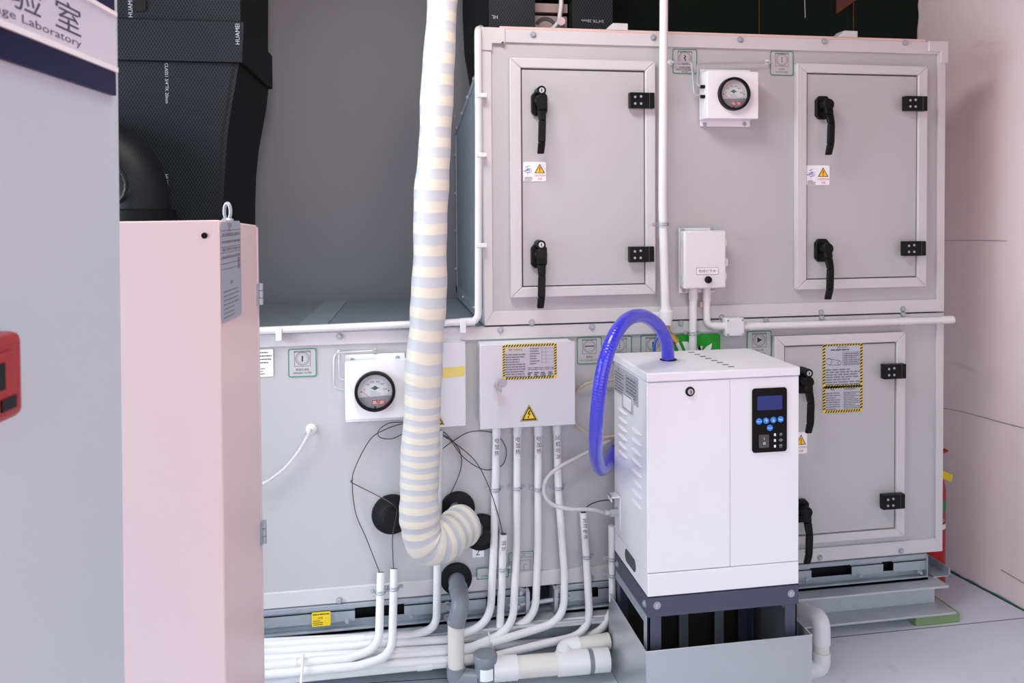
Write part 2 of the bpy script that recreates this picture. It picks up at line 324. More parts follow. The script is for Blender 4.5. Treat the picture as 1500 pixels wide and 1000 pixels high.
# front wall with the wide doorway the picture is taken from
mb = MB(); mb.box(-2.7, -.86, -2.9, -2.78, FZ, 2.9); mb.box(1.35, 2.6, -2.9, -2.78, FZ, 2.9); mb.box(-.86, 1.35, -2.9, -2.78, 2.25, 2.9); struct(mb.build('wall_doorway', 'wallgrey', org=(0, -2.84, FZ)))
# partition beside the doorway, close to the camera on the left
ed = CAM+ray(178, 500)*1.0; pd = V((.0987, .9976, 0)).normalized(); ed = V((ed.x, ed.y, 0)); pn = V((pd.y, -pd.x, 0))   # pn faces the doorway
def part_pt(t, off, z): p = ed-pd*t+pn*off; return V((p.x, p.y, z))
mb = MB(); mb.hexa([part_pt(.025, 0, FZ), part_pt(1.22, 0, FZ), part_pt(1.22, -.09, FZ), part_pt(.025, -.09, FZ)], [part_pt(-.03, 0, 2.9), part_pt(1.22, 0, 2.9), part_pt(1.22, -.09, 2.9), part_pt(-.03, -.09, 2.9)])
struct(mb.build('wall_front', 'partition', org=part_pt(.7, 0, FZ), bevel=.002))
def AL(px, py, off=0.): return AP(px, py, part_pt(0, off, 1), pn)
# ================================================================== air handling unit, upper section
W, ZT, ZJ, ZB = 1.63, 2.043, 1.100, .25
XL = -1.25
def bolt_parts(parent, pts, r=.0075, h=.008, ax=(0, -1, 0), name='bolt', m='steel'):
    me = None; og = parent_org(parent)
    for p in pts:
        if me is None:
            o = MB().hexbolt((0, 0, 0), ax, r, h).build(name, m, parent, org=(0, 0, 0)); me = o.data
        else:
            o = bpy.data.objects.new(name, me); COL.objects.link(o); o.parent = parent
        o.location = V(p)-og
def rails(unit, x0, x1, z0, z1, tl, tr, tt, tb):
    MB().prism([(x0, z1), (x1, z1), (x1-tr, z1-tt), (x0+tl, z1-tt)], 0, .03).build('frame_rail', 'alu', unit, bevel=.0015)
    MB().prism([(x0, z0), (x0+tl, z0+tb), (x1-tr, z0+tb), (x1, z0)], 0, .03).build('frame_rail', 'alu', unit, bevel=.0015)
    MB().prism([(x0, z0), (x0+tl, z0+tb), (x0+tl, z1-tt), (x0, z1)], 0, .03).build('frame_rail', 'alu', unit, bevel=.0015)
    MB().prism([(x1, z0), (x1-tr, z0+tb), (x1-tr, z1-tt), (x1, z1)], 0, .03).build('frame_rail', 'alu', unit, bevel=.0015)
def handle(door, c, lock):
    """black lever handle on an eight-sided plate, standing off the door; c = hub centre on the door face"""
    x, z = c.x, c.z; y = c.y
    h = MB(); oc = [(-.026, -.030), (-.014, -.042), (.014, -.042), (.026, -.030), (.026, .022), (.014, .036), (-.014, .036), (-.026, .022)]
    h.prism([(x+a, z+b_) for a, b_ in oc], y-.016, y)
    h.cyl((x, y-.016, z+.004), (x, y-.052, z+.004), .019, 18)
    sec = [(-.012, -.007), (.012, -.007), (.012, .007), (-.012, .007)]
    path = [(0, -.040, .012), (0, -.050, -.028), (-.002, -.066, -.062), (-.004, -.066, -.13), (-.006, -.056, -.165)]
    rg = []
    for i, (dx, dy, dz) in enumerate(path):
        wsc = (1.25, 1.1, .95, .95, .85)[i]; rg.append([(x+dx+a*wsc, y+dy+b_, z+dz) for a, b_ in sec])
    for i in range(4): h.hexa(rg[i], rg[i+1])
    ob = h.build('handle', 'black', door, bevel=.003)
    if lock:
        l = MB(); zc = z+.034; l.cyl((x, y, zc), (x, y-.050, zc), .0145, 18, 0); l.cyl((x, y-.050, zc), (x, y-.0515, zc), .0085, 16, 1); l.box(x-.0015, x+.0015, y-.0522, y-.0515, zc-.005, zc+.005, 0)
        l.build('lock_cylinder', ['black', 'chrome'], door)
def hinge(door, c, w_=.082, h_=.05):
    x, z = c.x, c.z; y = c.y; m_ = MB(); m_.box(x-w_/2, x+w_/2, y-.022, y, z-h_/2, z+h_/2, 0)
    m_.box(x+w_*.28, x+w_*.30, y-.0228, y-.0215, z-h_/2, z+h_/2, 2)
    for a, b_ in ((-.3, .2), (-.3, -.22), (-.06, .24), (-.06, -.22)): m_.cyl((x+a*w_, y-.0215, z+b_*h_), (x+a*w_, y-.024, z+b_*h_), .0042, 10, 1)
    m_.build('hinge', ['black', 'steel', 'gap'], door, bevel=.002)
def caution(door, px0, py0, px1, py1, Y):
    p = plate(px0, py0, px1, py1, Y); p.up_()
    for (a, b_) in ((.2, .28), (.3, .42), (.14, .5), (.3, .58), (.22, .4)): p.line(a-.1, b_, a+.08, b_-.08, .02, 5)
    p.circle(.2, .47, .09, 5, 12, .02); p.line(.02, .47, .4, .44, .015, 5); p.line(.2, .2, .2, .72, .015, 5)
    p.textlines(.06, .76, .4, .98, 3, 3)
    p.poly([(.72, .1), (.95, .58), (.49, .58)], 3); p.up_(); p.poly([(.72, .17), (.9, .55), (.54, .55)], 1); p.up_(); p.rect(.695, .26, .745, .43, 2); p.circle(.72, .49, .028, 2, 10)
    p.text(.72, .7, .11, 'CAUTION', 2, maxw=.5); p.text(.72, .87, .11, '注意', 2, maxw=.4)
    o = p.build('caution_sticker', ['paper', 'yellow', 'redmark', 'ink', 'inkgrey', 'purple'], door); o['label'] = 'white caution sticker with yellow triangle'
def rect_of(pts, Y=0):
    q = [A(x, y, Y) for x, y in pts]; return (q[0].x+q[2].x)/2, (q[1].x+q[3].x)/2, (q[2].z+q[3].z)/2, (q[0].z+q[1].z)/2
def door(unit, outer, inner, handles, locks, hinges):
    """raised profile frame round a flush leaf"""
    x0, x1, z0, z1 = rect_of(outer); i0, i1, j0, j1 = rect_of(inner); og = parent_org(unit)
    prof = [((x0, z1), (x1, z1), (i1, j1), (i0, j1)), ((x0, z0), (i0, j0), (i1, j0), (x1, z0)), ((x0, z0), (i0, j0), (i0, j1), (x0, z1)), ((x1, z0), (i1, j0), (i1, j1), (x1, z1))]
    for q in prof:
        MB().prism(q, -.016, .008).build('door_frame', 'alu', unit, bevel=.003)
    MB().box(i0-.002, i1+.002, -.002, .01, j0-.002, j1+.002).build('door_gasket', 'gap', unit)
    leaf = MB().box(i0+.004, i1-.003, -.009, .01, j0+.003, j1-.004).build('door', 'panel', unit, bevel=.0015)
    for (hx, hy), lk in zip(handles, locks): handle(leaf, A(hx, hy, -.009), lk)
    for (hx, hy) in hinges: hinge(leaf, A(hx, hy, -.016))
    return leaf
U = thing('air_handling_unit', 'grey upper air handling unit with two hinged doors, stacked on the lower unit', 'air handler', (W/2, .4, ZJ))
yz = [(.008, ZJ+.004), (.9, ZJ+.004), (.9, 1.80), (.05, 1.955), (.05, ZT-.004), (.008, ZT-.004)]
MB().hexa([(.010, y, z) for y, z in yz], [(W-.006, y, z) for y, z in yz]).build('casing', 'panel', U)
yz = [(.03, ZJ+.004), (.9, ZJ+.004), (.9, 1.80), (.03, 1.955)]
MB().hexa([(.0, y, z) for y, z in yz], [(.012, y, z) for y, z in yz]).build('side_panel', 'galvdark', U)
def strip_yz(q): return MB().hexa([(-.003, y, z) for y, z in q], [(.002, y, z) for y, z in q])
strip_yz([(.03, 1.93), (.03, 1.955), (.9, 1.80), (.9, 1.775)]).build('side_flange', 'galv', U); strip_yz([(.86, ZJ+.02), (.9, ZJ+.02), (.9, 1.78), (.86, 1.785)]).build('side_flange', 'galv', U)
strip_yz([(.03, ZJ+.004), (.9, ZJ+.004), (.9, ZJ+.05), (.03, ZJ+.05)]).build('side_flange', 'galv', U)
bolt_parts(U, [(-.003, .88, ZJ+.12+.16*i) for i in range(5)]+[(-.003, .2+.2*i, 1.915-.036*i) for i in range(4)]+[(-.003, .25, ZJ+.03), (-.003, .6, ZJ+.03)], .006, .006, (-1, 0, 0), 'screw')
rails(U, 0, W, ZJ+.002, ZT, .028, .028, .042, .044)
MB().prism([(-.004, ZT+.003), (.072, ZT+.003), (.072, ZT-.047), (.030, ZT-.047), (.030, ZT-.07), (-.004, ZT-.07)], -.005, .03).build('corner_cap', 'alu', U, bevel=.0015)
MB().prism([(W+.006, ZT+.003), (W+.006, ZT-.072), (W-.022, ZT-.072), (W-.022, ZT-.032), (W-.068, ZT-.032), (W-.068, ZT+.003)], -.006, .03).build('corner_cap', 'alu', U, bevel=.0015)
MB().box(.056, W-.08, .0, .05, ZT, ZT+.008).build('top_strip', 'woodstrip', U)
bolt_parts(U, [A(x, y, 0) for x, y in ((781, 51), (957, 55), (1084, 58), (1207, 60.5), (1326, 63), (779, 472), (1057, 464.5), (1203, 457.5), (1322.5, 452.5))])
MB().cyl(A(736.5, 62.5, -.005), A(736.5, 62.5, -.008), .004, 10).build('rivet', 'gap', U)
for x in (900, 1236):
    a = A(x, 45 if x < 1000 else 50, .02); m_ = MB(); m_.prism([(a.x-.035, ZT+.006), (a.x-.01, ZT+.03), (a.x+.04, ZT+.03), (a.x+.04, ZT+.006)], .0, .05); m_.box(a.x-.06, a.x+.06, 0, .05, ZT+.004, ZT+.009)
    m_.build('lifting_lug', 'alu', U, bevel=.002)
d = door(U, ((747, 86), (959.5, 90), (746, 436), (957, 429.6)), ((763.7, 101), (944, 104), (762, 420), (943, 416)), ((789, 151), (788.5, 373)), (True, True), ((938, 148), (937.5, 372)))
caution(d, 766, 237, 800, 265.5, -.010)
d = door(U, ((1165, 94), (1355.5, 97.6), (1163.4, 424.5), (1352.6, 418.6)), ((1179.6, 108.4), (1342, 110), (1177.7, 410), (1339.6, 404.8)), ((1203, 157), (1202, 365)), (False, False), ((1337, 152.5), (1335, 363.5)))
caution(d, 1181, 242, 1215, 271, -.010)
def icon_sticker(unit, px0, py0, px1, py1, kind, zh, en):
    p = plate(px0, py0, px1, py1, .0065); p.up_(); p.ring(.035, 1); p.rect(.2, .1, .8, .13, 3)
    for q in ((.22, .08, .78, .08), (.22, .62, .78, .62), (.22, .08, .22, .62), (.78, .08, .78, .62)): p.line(*q, .02, 3)
    p.circle(.5, .35, .25, 3, 22, .025); p.circle(.5, .35, .19, 3, 20, .012)
    if kind == 'bar': p.line(.5, .25, .5, .46, .045, 2)
    elif kind == 'dash': p.line(.32, .34, .68, .34, .04, 2)
    elif kind == 'zig': p.line(.47, .24, .54, .31, .04, 2); p.line(.54, .31, .46, .37, .04, 2); p.line(.46, .37, .54, .44, .04, 2); p.line(.54, .44, .49, .48, .04, 2)
    elif kind == 'play': p.poly([(.42, .25), (.62, .35), (.42, .45)], 2)
    else:
        for v in (.27, .35, .43): p.circle(.5, v, .025, 2, 8)
    p.text(.5, .74, .085, zh, 2, maxw=.62)
    for i, t in enumerate(en.split('|')): p.text(.5, .86+.08*i-(.02 if '|' in en else 0), .06, t, 2, maxw=.86)
    o = p.build('nameplate_sticker', ['panel', 'green', 'ink', 'inkgrey'], unit); o['label'] = 'green-bordered sticker reading '+en.replace('|', ' ').lower()
icon_sticker(U, 985, 71.5, 1021, 108.5, 'zig', '中效过滤段', 'MIDDLE EFFICIENCY|FILTER')
icon_sticker(U, 1128, 74.5, 1162, 111, 'dots', '均流段', 'FAN DIFFUSER')
# ================================================================== lower section
LU = thing('air_handling_unit', 'long grey lower air handling unit on a galvanised base rail, behind the humidifier', 'air handler', (.2, .4, ZB))
MB().box(XL+.006, W-.006, .008, .84, ZB+.004, ZJ-.03).build('casing', 'panel', LU)
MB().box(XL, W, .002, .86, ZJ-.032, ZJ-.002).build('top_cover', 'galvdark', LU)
MB().box(XL, 0, .0, .03, ZJ-.005, ZJ).build('top_edge_strip', 'galv', LU)
rails(LU, XL, W, ZB, ZJ-.004, .028, .028, .039, .048)
a = A(428, 480); MB().hexa([(a.x, .03, ZJ-.002), (a.x+.09, .03, ZJ-.002), (a.x+.14, .85, ZJ-.002), (a.x+.05, .85, ZJ-.002)], [(a.x, .03, ZJ+.003), (a.x+.09, .03, ZJ+.003), (a.x+.14, .85, ZJ+.003), (a.x+.05, .85, ZJ+.003)]).build('cover_strip', 'galv', LU)
bolt_parts(LU, [A(x, y, 0) for x, y in ((497.5, 492), (733, 483), (867, 478.5), (997, 473.5), (1122, 469.5), (1203.5, 465.5), (1322.5, 460.5), (497, 879), (1201, 816.5), (1320, 806.5), (866, 846))])
d = door(LU, ((1132.7, 491.6), (1323.4, 485), (1131, 797), (1320.6, 784)), ((1146.8, 506), (1310, 499.6), (1145, 785.5), (1308.6, 772)), ((1174, 557), (1172, 745)), (True, False), ((1306, 542.5), (1304.5, 732)))
caution(d, 1150, 634, 1182, 663.5, -.010)
p = plate(1205, 503.5, 1263, 566, -.010); p.up_(); p.hazard(.06, 2, 1, 26); p.text(.5, .09, .035, '警告 WARNING', 1, maxw=.5); p.textlines(.2, .12, .85, .17, 1, 1)
p.circle(.15, .4, .08, 3, 16, .012); p.circle(.42, .44, .05, 3, 16, .012); p.line(.1, .33, .42, .39, .012, 3); p.line(.15, .48, .42, .49, .012, 3)
for i in range(7): p.line(.5, .2+.05*i, .95, .2+.05*i, .006, 3)
for u in (.5, .58, .72, .84, .95): p.line(u, .2, u, .5, .006, 3)
p.textlines(.52, .21, .94, .5, 6, 3, .35); p.textlines(.07, .56, .94, .95, 7, 3, .5); p.build('notice_sticker', ['silverlabel', 'ink', 'yellow', 'inkgrey'], d)
p = plate(1205, 566, 1263, 602, -.010); p.up_(); p.hazard(.10, 2, 1, 22); p.text(.25, .13, .08, '警告', 1); p.text(.68, .13, .07, 'WARNING', 1); p.textlines(.07, .22, .44, .9, 8, 3, .5); p.textlines(.52, .22, .94, .88, 10, 3, .5); p.build('notice_sticker', ['silverlabel', 'ink', 'yellow', 'inkgrey'], d)
icon_sticker(LU, 422, 511, 464, 551, 'bar', '初效过滤段', 'PRIMARY FILTER')
icon_sticker(LU, 845, 494, 881.5, 532, 'dash', '直膨段', 'DX COOLING COIL')
icon_sticker(LU, 889, 492.5, 925.5, 530, 'dots', '加热段', 'HEATING SECTION')
icon_sticker(LU, 938, 491, 974.5, 529, 'bar', '加湿段', 'HUMIDIFIER')
icon_sticker(LU, 1094, 485, 1130, 522, 'play', '送风机段', 'FAN SECTION')
p = plate(377, 512, 400.5, 551, .0065); p.up_(); p.textlines(.05, .06, .95, .55, 4, 1, .3)
for v in (.2, .35, .5, .64): p.line(.02, v, .98, v, .01, 2)
p.textlines(.05, .66, .5, .95, 3, 1, .3); p.build('data_label', ['paper', 'ink', 'inkgrey'], LU)
p = plate(987, 490, 1055, 540, .0065); p.up_()
p.poly([(.17, .2), (.30, .2), (.42, .52), (.46, .52), (.52, .34), (.62, .34), (.5, .9), (.40, .9)], 1); p.poly([(.5, .34), (.56, .34), (.68, .8), (.72, .8), (.6, .9)], 1)
p.poly([(.6, .62), (.62, .47), (.7, .36), (.82, .27), (.8, .42), (.72, .53), (.66, .56)], 1); p.poly([(.02, .2), (.1, .2), (.3, .8), (.22, .8)], 1)
o = p.build('logo_plate', ['brightgreen', 'paper'], LU); o['label'] = 'bright green plate with white V-shaped leaf logo'
p = plate(745, 809, 782, 838, .0065); p.up_(); p.ring(.03, 1); p.textlines(.2, .06, .9, .3, 3, 2, .4)
for q in ((.45, .4, .85, .4), (.45, .4, .45, .6), (.85, .4, .85, .8), (.6, .6, .6, .85), (.45, .85, .9, .85), (.6, .6, .75, .6)): p.line(*q, .02, 2)
p.textlines(.08, .4, .35, .95, 5, 2, .4); p.build('wiring_sticker', ['panel', 'green', 'inkgrey'], LU)
p = plate(698, 832, 745, 845, .0005); p.up_(); p.ring(.07, 1); p.text(.55, .35, .3, '冷凝水', 2); p.text(.5, .72, .24, 'CONDENSATE', 2, maxw=.7); p.build('nameplate_sticker', ['panel', 'green', 'ink'], LU)
p = plate(692, 801, 709, 815, .0065); p.up_(); p.text(.45, .5, .6, '2', 1); p.build('number_label', ['paper', 'ink'], LU)
# galvanised base rail: rows of folded sheet with real slots
def base_rail(x0, x1, slots, holes):
    mb = MB(); zt = ZB-.002; slots = sorted(slots)
    for (z0, z1, y0, y1) in ((zt-.014, zt, -.008, .05), (zt-.024, zt-.014, .004, .007), (zt-.056, zt-.024, -.004, .0)):
        cut = slots if z1 < zt-.013 else []
        xs = [x0]+[e_ for s_ in cut for e_ in s_]+[x1]
        for i in range(0, len(xs), 2): mb.box(xs[i], xs[i+1], y0, y1, z0, z1)
    mb.hexa([(x0, .004, zt-.024), (x1, .004, zt-.024), (x1, .006, zt-.026), (x0, .006, zt-.026)], [(x0, -.004, zt-.03), (x1, -.004, zt-.03), (x1, -.002, zt-.032), (x0, -.002, zt-.032)]) if not slots else None
    mb.box(x0, x1, .010, .013, zt-.078, zt-.056); mb.box(x0, x1, -.014, .05, zt-.088, zt-.078); mb.box(x0, x1, -.014, -.011, zt-.088, zt-.074)
    MB().box(x0+.005, x1-.005, .044, .05, zt-.078, zt-.014).build('slot_shade', 'rubber', LU)  # near-black backing standing in for the shade inside the slots
    return mb.build('base_rail', 'galv', LU, bevel=.001)
g0, g1 = A(771, 880).x, A(812, 870).x
base_rail(XL, g0, [(A(520, 890).x, A(592, 890).x), (A(712, 880).x, A(738, 880).x)], [])
r2 = base_rail(g1, A(1356, 830).x, [(A(1188, 833).x, A(1247, 833).x), (A(1293, 825).x, A(1308, 825).x), (A(865, 866).x, A(876, 866).x)], [])
e_ = A(1356, 830).x; MB().box(e_-.004, e_, -.012, .05, ZB-.086, ZB-.004).build('end_plate', 'galv', LU)
MB().box(e_-.0006, e_+.0012, .0, .02, ZB-.05, ZB-.025).build('end_plate_slot', 'gap', LU)
bolt_parts(LU, [A(x, y, -.002) for x, y in ((509, 908), (602, 900), (1179, 847), (1257, 841), (1346, 837))], .006, .016)
m_ = MB(); za = A(790, 878).z; m_.cyl((g0-.06, -.004, za-.01), (g1+.05, -.004, za+.0), .0075, 10); m_.build('threaded_rod', 'steel', LU)
bolt_parts(LU, [(g0-.03, -.008, za-.008), (g0-.01, -.01, za-.05), (g1+.012, -.006, za+.03), (g1+.012, -.006, za-.03), (g0-.02, -.006, za+.035), (A(655, 884).x, -.01, A(655, 884).z), (A(655, 902).x, -.01, A(655, 902).z)], .009, .014)
for g_ in (g0, g1): MB().box(g_-.006, g_+.006, -.03, .05, ZB-.09, ZB-.002).build('joint_plate', 'galv', LU)
p = plate(456.5, 897, 484.5, 915.5, -.0115, .0005); p.up_(); p.textlines(.06, .08, .94, .25, 1, 1, .4); p.text(.45, .42, .16, '合格', 1); p.textlines(.06, .55, .6, .95, 3, 1, .35); p.build('inspection_label', ['yellow', 'ink'], LU)
# I-beam the base rail stands on, and its pads
def beam(name, x0, x1, label):
    mb = MB(); z1 = ZB-.092; z0 = .055
    mb.box(x0, x1, -.065, .08, z1-.008, z1); mb.box(x0, x1, .01, .018, z0+.008, z1-.008); mb.box(x0, x1+.03, -.065, .08, z0, z0+.008)
    return tag(mb.build(name, 'galvlight', org=((x0+x1)/2, 0, z0), bevel=.0015), label, 'steel beam')
beam('support_beam', XL, A(1372, 870).x, 'galvanised steel I-beam lying under the base rail of the air handling unit')
m_ = MB(); a = A(1375, 850); m_.box(a.x-.02, a.x+.045, .0, .5, ZB-.092, ZB-.088); m_.box(a.x+.04, a.x+.045, .0, .5, ZB-.092, ZB-.062)
tag(m_.build('cross_channel', 'galv', org=(a.x, .2, ZB-.09)), 'short galvanised channel running back from the right end of the beam', 'steel channel')
a = A(1370, 890, -.02); tag(MB().prism([(a.x-.10, FZ), (a.x+.07, FZ), (a.x+.07, .055), (a.x-.10, .055)], -.055, .12).build('rubber_pad', 'pad', org=(a.x, 0, FZ), bevel=.004), 'pale green pad under the right end of the steel beam', 'pad')
for x in (-.9, .3): tag(MB().box(x-.08, x+.08, -.05, .1, FZ, .055).build('rubber_pad', 'pad', org=(x, 0, FZ), bevel=.004), 'pale green pad under the %s of the steel beam' % ('left end' if x < 0 else 'middle'), 'pad')
# ================================================================== humidifier on its stand
HX0, HX1, HY0, HY1, HZ0, HZ1 = .391, .841, -.44, -.12, .398, 1.020
H = thing('humidifier', 'white steam humidifier cabinet with control panel, standing on a dark steel stand', 'humidifier', ((HX0+HX1)/2, (HY0+HY1)/2, HZ0))
def HF(px, py, y=HY0): return A(px, py, y)
zpl = HF(1000, 836).z; zlid = HZ1-.026; xd = HF(1069, 700).x
body = MB().box(HX0, HX1, HY0+.004, HY1, zpl, zlid).build('body', 'white', H, bevel=.002)
MB().box(HX0-.0, HX1, HY0, HY1, HZ0, zpl-.0015).build('plinth', 'white', H, bevel=.002)
lid = MB().box(HX0-.002, HX1+.002, HY0-.003, HY1+.002, zlid+.0015, HZ1).build('lid', 'white', H, bevel=.003)
dr = MB().box(HX0+.003, xd, HY0, HY0+.006, zpl+.001, zlid-.001).build('front_door', 'white', H, bevel=.0015)
MB().box(xd+.003, HX1-.0005, HY0+.001, HY0+.006, zpl+.0005, zlid-.0005).build('front_panel', 'white', H, bevel=.001)
c = HF(1010.5, 573); m_ = MB(); m_.lathe(c, (0, -1, 0), [(.0135, 0), (.0135, .003), (.011, .006)], 20, 0); m_.lathe(c+V((0, -.006, 0)), (0, -1, 0), [(.0085, 0), (.0075, .002)], 16, 1); m_.box(c.x-.0012, c.x+.0012, HY0-.0092, HY0-.0075, c.z-.004, c.z+.004, 0); m_.build('lock', ['black', 'chrome'], dr)
# control panel
q0, q1 = HF(1101.5, 569), HF(1152, 660); p = Plate((q0.x, HY0, q0.z), (1, 0, 0), (0, 0, -1), q1.x-q0.x, q0.z-q1.z, .003); cp = p.build('control_panel', 'black', H)
def CPl(u0, v0, u1, v1, th=.001): return Plate((q0.x+u0*(q1.x-q0.x), HY0-.003, q0.z-v0*(q0.z-q1.z)), (1, 0, 0), (0, 0, -1), (u1-u0)*(q1.x-q0.x), (v1-v0)*(q0.z-q1.z), th)
CPl(.14, .12, .86, .34).build('display', 'screen', cp)
for (u, v, t) in ((.19, .51, 'Menu'), (.39, .505, '↑'), (.6, .5, '↓'), (.81, .495, 'Set'), (.5, .62, 'Enter')):
    r = .085; p = CPl(u-r, v-r*.56, u+r, v+r*.56, .0002); p.v = []; p.f = []; p.m = []; p.hexa([p.P(.5+.5*math.cos(k*PI/10), .5+.5*math.sin(k*PI/10), 0) for k in range(20)], [p.P(.5+.5*math.cos(k*PI/10), .5+.5*math.sin(k*PI/10), .0015) for k in range(20)], 0)
    p.lay = .0017; p.text(.5, .5, .36 if len(t) > 1 else .6, t, 1, maxw=.8); p.build('button', ['buttonblue', 'paper'], cp)
p = CPl(.18, .72, .46, .92, .004); p.up_(); p.text(.5, .3, .2, 'I', 1); p.circle(.52, .66, .13, 1, 14, .05); p.build('rocker_switch', ['gap', 'paper'], cp)
for i, v in enumerate((.73, .82, .91)):
    p = CPl(.62, v-.02, .67, v+.02, .002); p.build('indicator_light', 'paper', cp)
    p = CPl(.74, v-.03, .9, v+.03, .0003); p.up_()
    if i == 0: p.poly([(.2, .75), (.3, .25), (.5, .05), (.7, .25), (.8, .75)], 1); p.rect(.42, .8, .58, .95, 1)
    elif i == 1: p.poly([(.5, 0), (.95, .5), (.5, 1), (.05, .5)], 1)
    else: p.poly([(.5, 0), (.95, .45), (.7, .45), (.7, .7), (.3, .7), (.3, .45), (.05, .45)], 1); p.rect(.2, .85, .8, .98, 1)
    p.build('panel_symbol', ['black', 'inkgrey'], cp)
# lid: row of vents and hose socket
for i in range(8):
    a = AZ(1013+58*i/7, 516+21*i/7, HZ1); MB().box(a.x-.009, a.x+.009, a.y-.004, a.y+.004, HZ1-.002, HZ1+.0008).build('vent_slot', 'gap', lid)
hole = AZ(979, 527, HZ1)
m_ = MB(); m_.torus((hole.x, hole.y, HZ1+.001), (0, 0, 1), .0225, .003, 24, 6); m_.build('hose_socket', 'black', lid)
# left side: rating plate, grip, louvres, hand hole, fill bracket
def HS(px, py): return AX(px, py, HX0)
def side_plate(px0, px1, y0l, y0r, y1l, y1r, th=.001):
    a, b_, c_, d_ = HS(px0, y0l), HS(px1, y0r), HS(px0, y1l), HS(px1, y1r); Y0 = a.y; Y1 = b_.y; Z0 = (a.z+b_.z)/2; Z1 = (c_.z+d_.z)/2
    return Plate((HX0, Y0, Z0), (0, -1, 0), (0, 0, -1), Y0-Y1, Z0-Z1, th)
yb, yf = HY1-.005, HY0+.05
p = Plate((HX0, yb, zlid-.003), (0, -1, 0), (0, 0, -1), yb-(HY0+.075), .085); p.up_(); p.text(.2, .12, .09, '铭牌', 1); p.textlines(.04, .22, .42, .95, 7, 1, .3)
for i in range(7): p.line(.5, .16+.12*i, .96, .16+.12*i, .004, 1)
for u in (.5, .96): p.line(u, .16, u, .88, .004, 1)
p.textlines(.53, .18, .93, .88, 6, 1, .3); p.build('rating_plate', ['silverlabel', 'ink'], body)
def sy(f): return HY1+(HY0-HY1)*f      # fraction across the side, rear to front
z_ = HS(920, 590).z; m_ = MB(); m_.box(HX0-.004, HX0+.002, sy(.62), sy(.30), z_-.024, z_+.026, 0); m_.build('grip_frame', 'chrome', body, bevel=.002)
MB().box(HX0-.0048, HX0+.003, sy(.58), sy(.34), z_-.018, z_+.018).build('grip_recess', 'white', body, bevel=.002)
def louvre(f0, f1, z):
    m_ = MB(); n = 8; rows = []
    for k in range(n+1):
        t = k/n; y = sy(f0+(f1-f0)*t); b_ = math.sin(PI*t)**.5 if 0 < t < 1 else 0
        rows.append([(HX0, y, z+.006*b_), (HX0-.005*b_, y, z-.003*b_), (HX0, y, z-.007*b_)])
    o = 0; vs = [v for r_ in rows for v in r_]; fs = []
    for k in range(n):
        for j in range(2): fs.append((k*3+j, k*3+j+1, k*3+3+j+1, k*3+3+j))
    m_.add(vs, fs); return m_.build('louvre', 'white', body)
for i in range(6): louvre(.14, .44, .86-.026*i)
for i in range(8): louvre(.56, .86, .835-.03*i)
m_ = MB(); zc = (HZ0+zpl)/2+.005; pts = []
for cy, s0 in ((sy(.42), 90), (sy(.62), 270)):
    for k in range(7): a = math.radians(s0+30*k-0); pts.append((cy-math.cos(a)*.022*(-1 if 0 else 1), zc+math.sin(a)*.022))
cy0, cy1 = sy(.40), sy(.62); pts = [(cy0+.016*math.cos(math.radians(a)), zc+.019*math.sin(math.radians(a))) for a in range(-90, 91, 20)]+[(cy1-.016*math.cos(math.radians(a)), zc+.019*math.sin(math.radians(180-a+180)) if 0 else zc-.019*math.sin(math.radians(a))) for a in range(-90, 91, 20)]
m_.hexa([(HX0-.0012, y, z) for y, z in pts], [(HX0+.01, y, z) for y, z in pts]); m_.build('hand_hole', 'gap', H)
bz = HS(899, 740).z; m_ = MB(); yb_ = sy(.12); m_.box(HX0-.003, HX0, yb_-.03, yb_+.012, bz-.05, bz+.055); m_.box(HX0-.03, HX0, yb_-.03, yb_+.012, bz+.05, bz+.055); m_.box(HX0-.03, HX0-.027, yb_-.03, yb_+.012, bz+.038, bz+.055); br = m_.build('fill_bracket', 'white', H, bevel=.001)
m_ = MB(); m_.cyl((HX0-.03, yb_-.01, bz), (HX0-.003, yb_-.01, bz), .013, 6); m_.cyl((HX0-.045, yb_-.01, bz), (HX0-.03, yb_-.01, bz), .0085, 14); m_.build('hose_fitting', 'chrome', br)
# stand
ST = thing('equipment_stand', 'dark grey bolted angle-steel stand carrying the humidifier, inside the steel tray', 'stand', ((HX0+HX1)/2, (HY0+HY1)/2, FZ+.004))
ap = .058
MB().box(HX0, HX1, HY0, HY0+.004, HZ0-ap, HZ0).build('front_rail', 'standgrey', ST, bevel=.001); MB().box(HX0, HX1, HY1-.004, HY1, HZ0-ap, HZ0).build('back_rail', 'standgrey', ST, bevel=.001)
MB().box(HX0, HX0+.004, HY0+.004, HY1-.004, HZ0-ap, HZ0).build('side_rail', 'standgrey', ST); MB().box(HX1-.004, HX1, HY0+.004, HY1-.004, HZ0-ap, HZ0).build('side_rail', 'standgrey', ST)
MB().box(HX0, HX1, HY0, HY1, HZ0-.003, HZ0-.0005).build('top_sheet', 'standgrey', ST)
for x, sx in ((HX0, 1), (HX1, -1)):
    for y, s_ in ((HY0, 1), (HY1, -1)):
        l = MB(); y4 = y+s_*.004; x4 = x+sx*.004
        l.prism([(x4, FZ+.004), (x4+sx*.036, FZ+.004), (x4+sx*.036, HZ0-.004), (x4, HZ0-.004)], min(y4, y4+s_*.004), max(y4, y4+s_*.004)); l.box(min(x4, x4+sx*.004), max(x4, x4+sx*.004), min(y4, y4+s_*.036), max(y4, y4+s_*.036), FZ+.004, HZ0-.004)
        l.build('leg', 'standgrey', ST)
bolt_parts(ST, [HF(962.5, 886.5), HF(1159, 869)], .0075, .006); bolt_parts(ST, [(HX0-.0, HY0+.025, HZ0-.03), (HX0, HY1-.03, HZ0-.03)], .0075, .006, (-1, 0, 0))
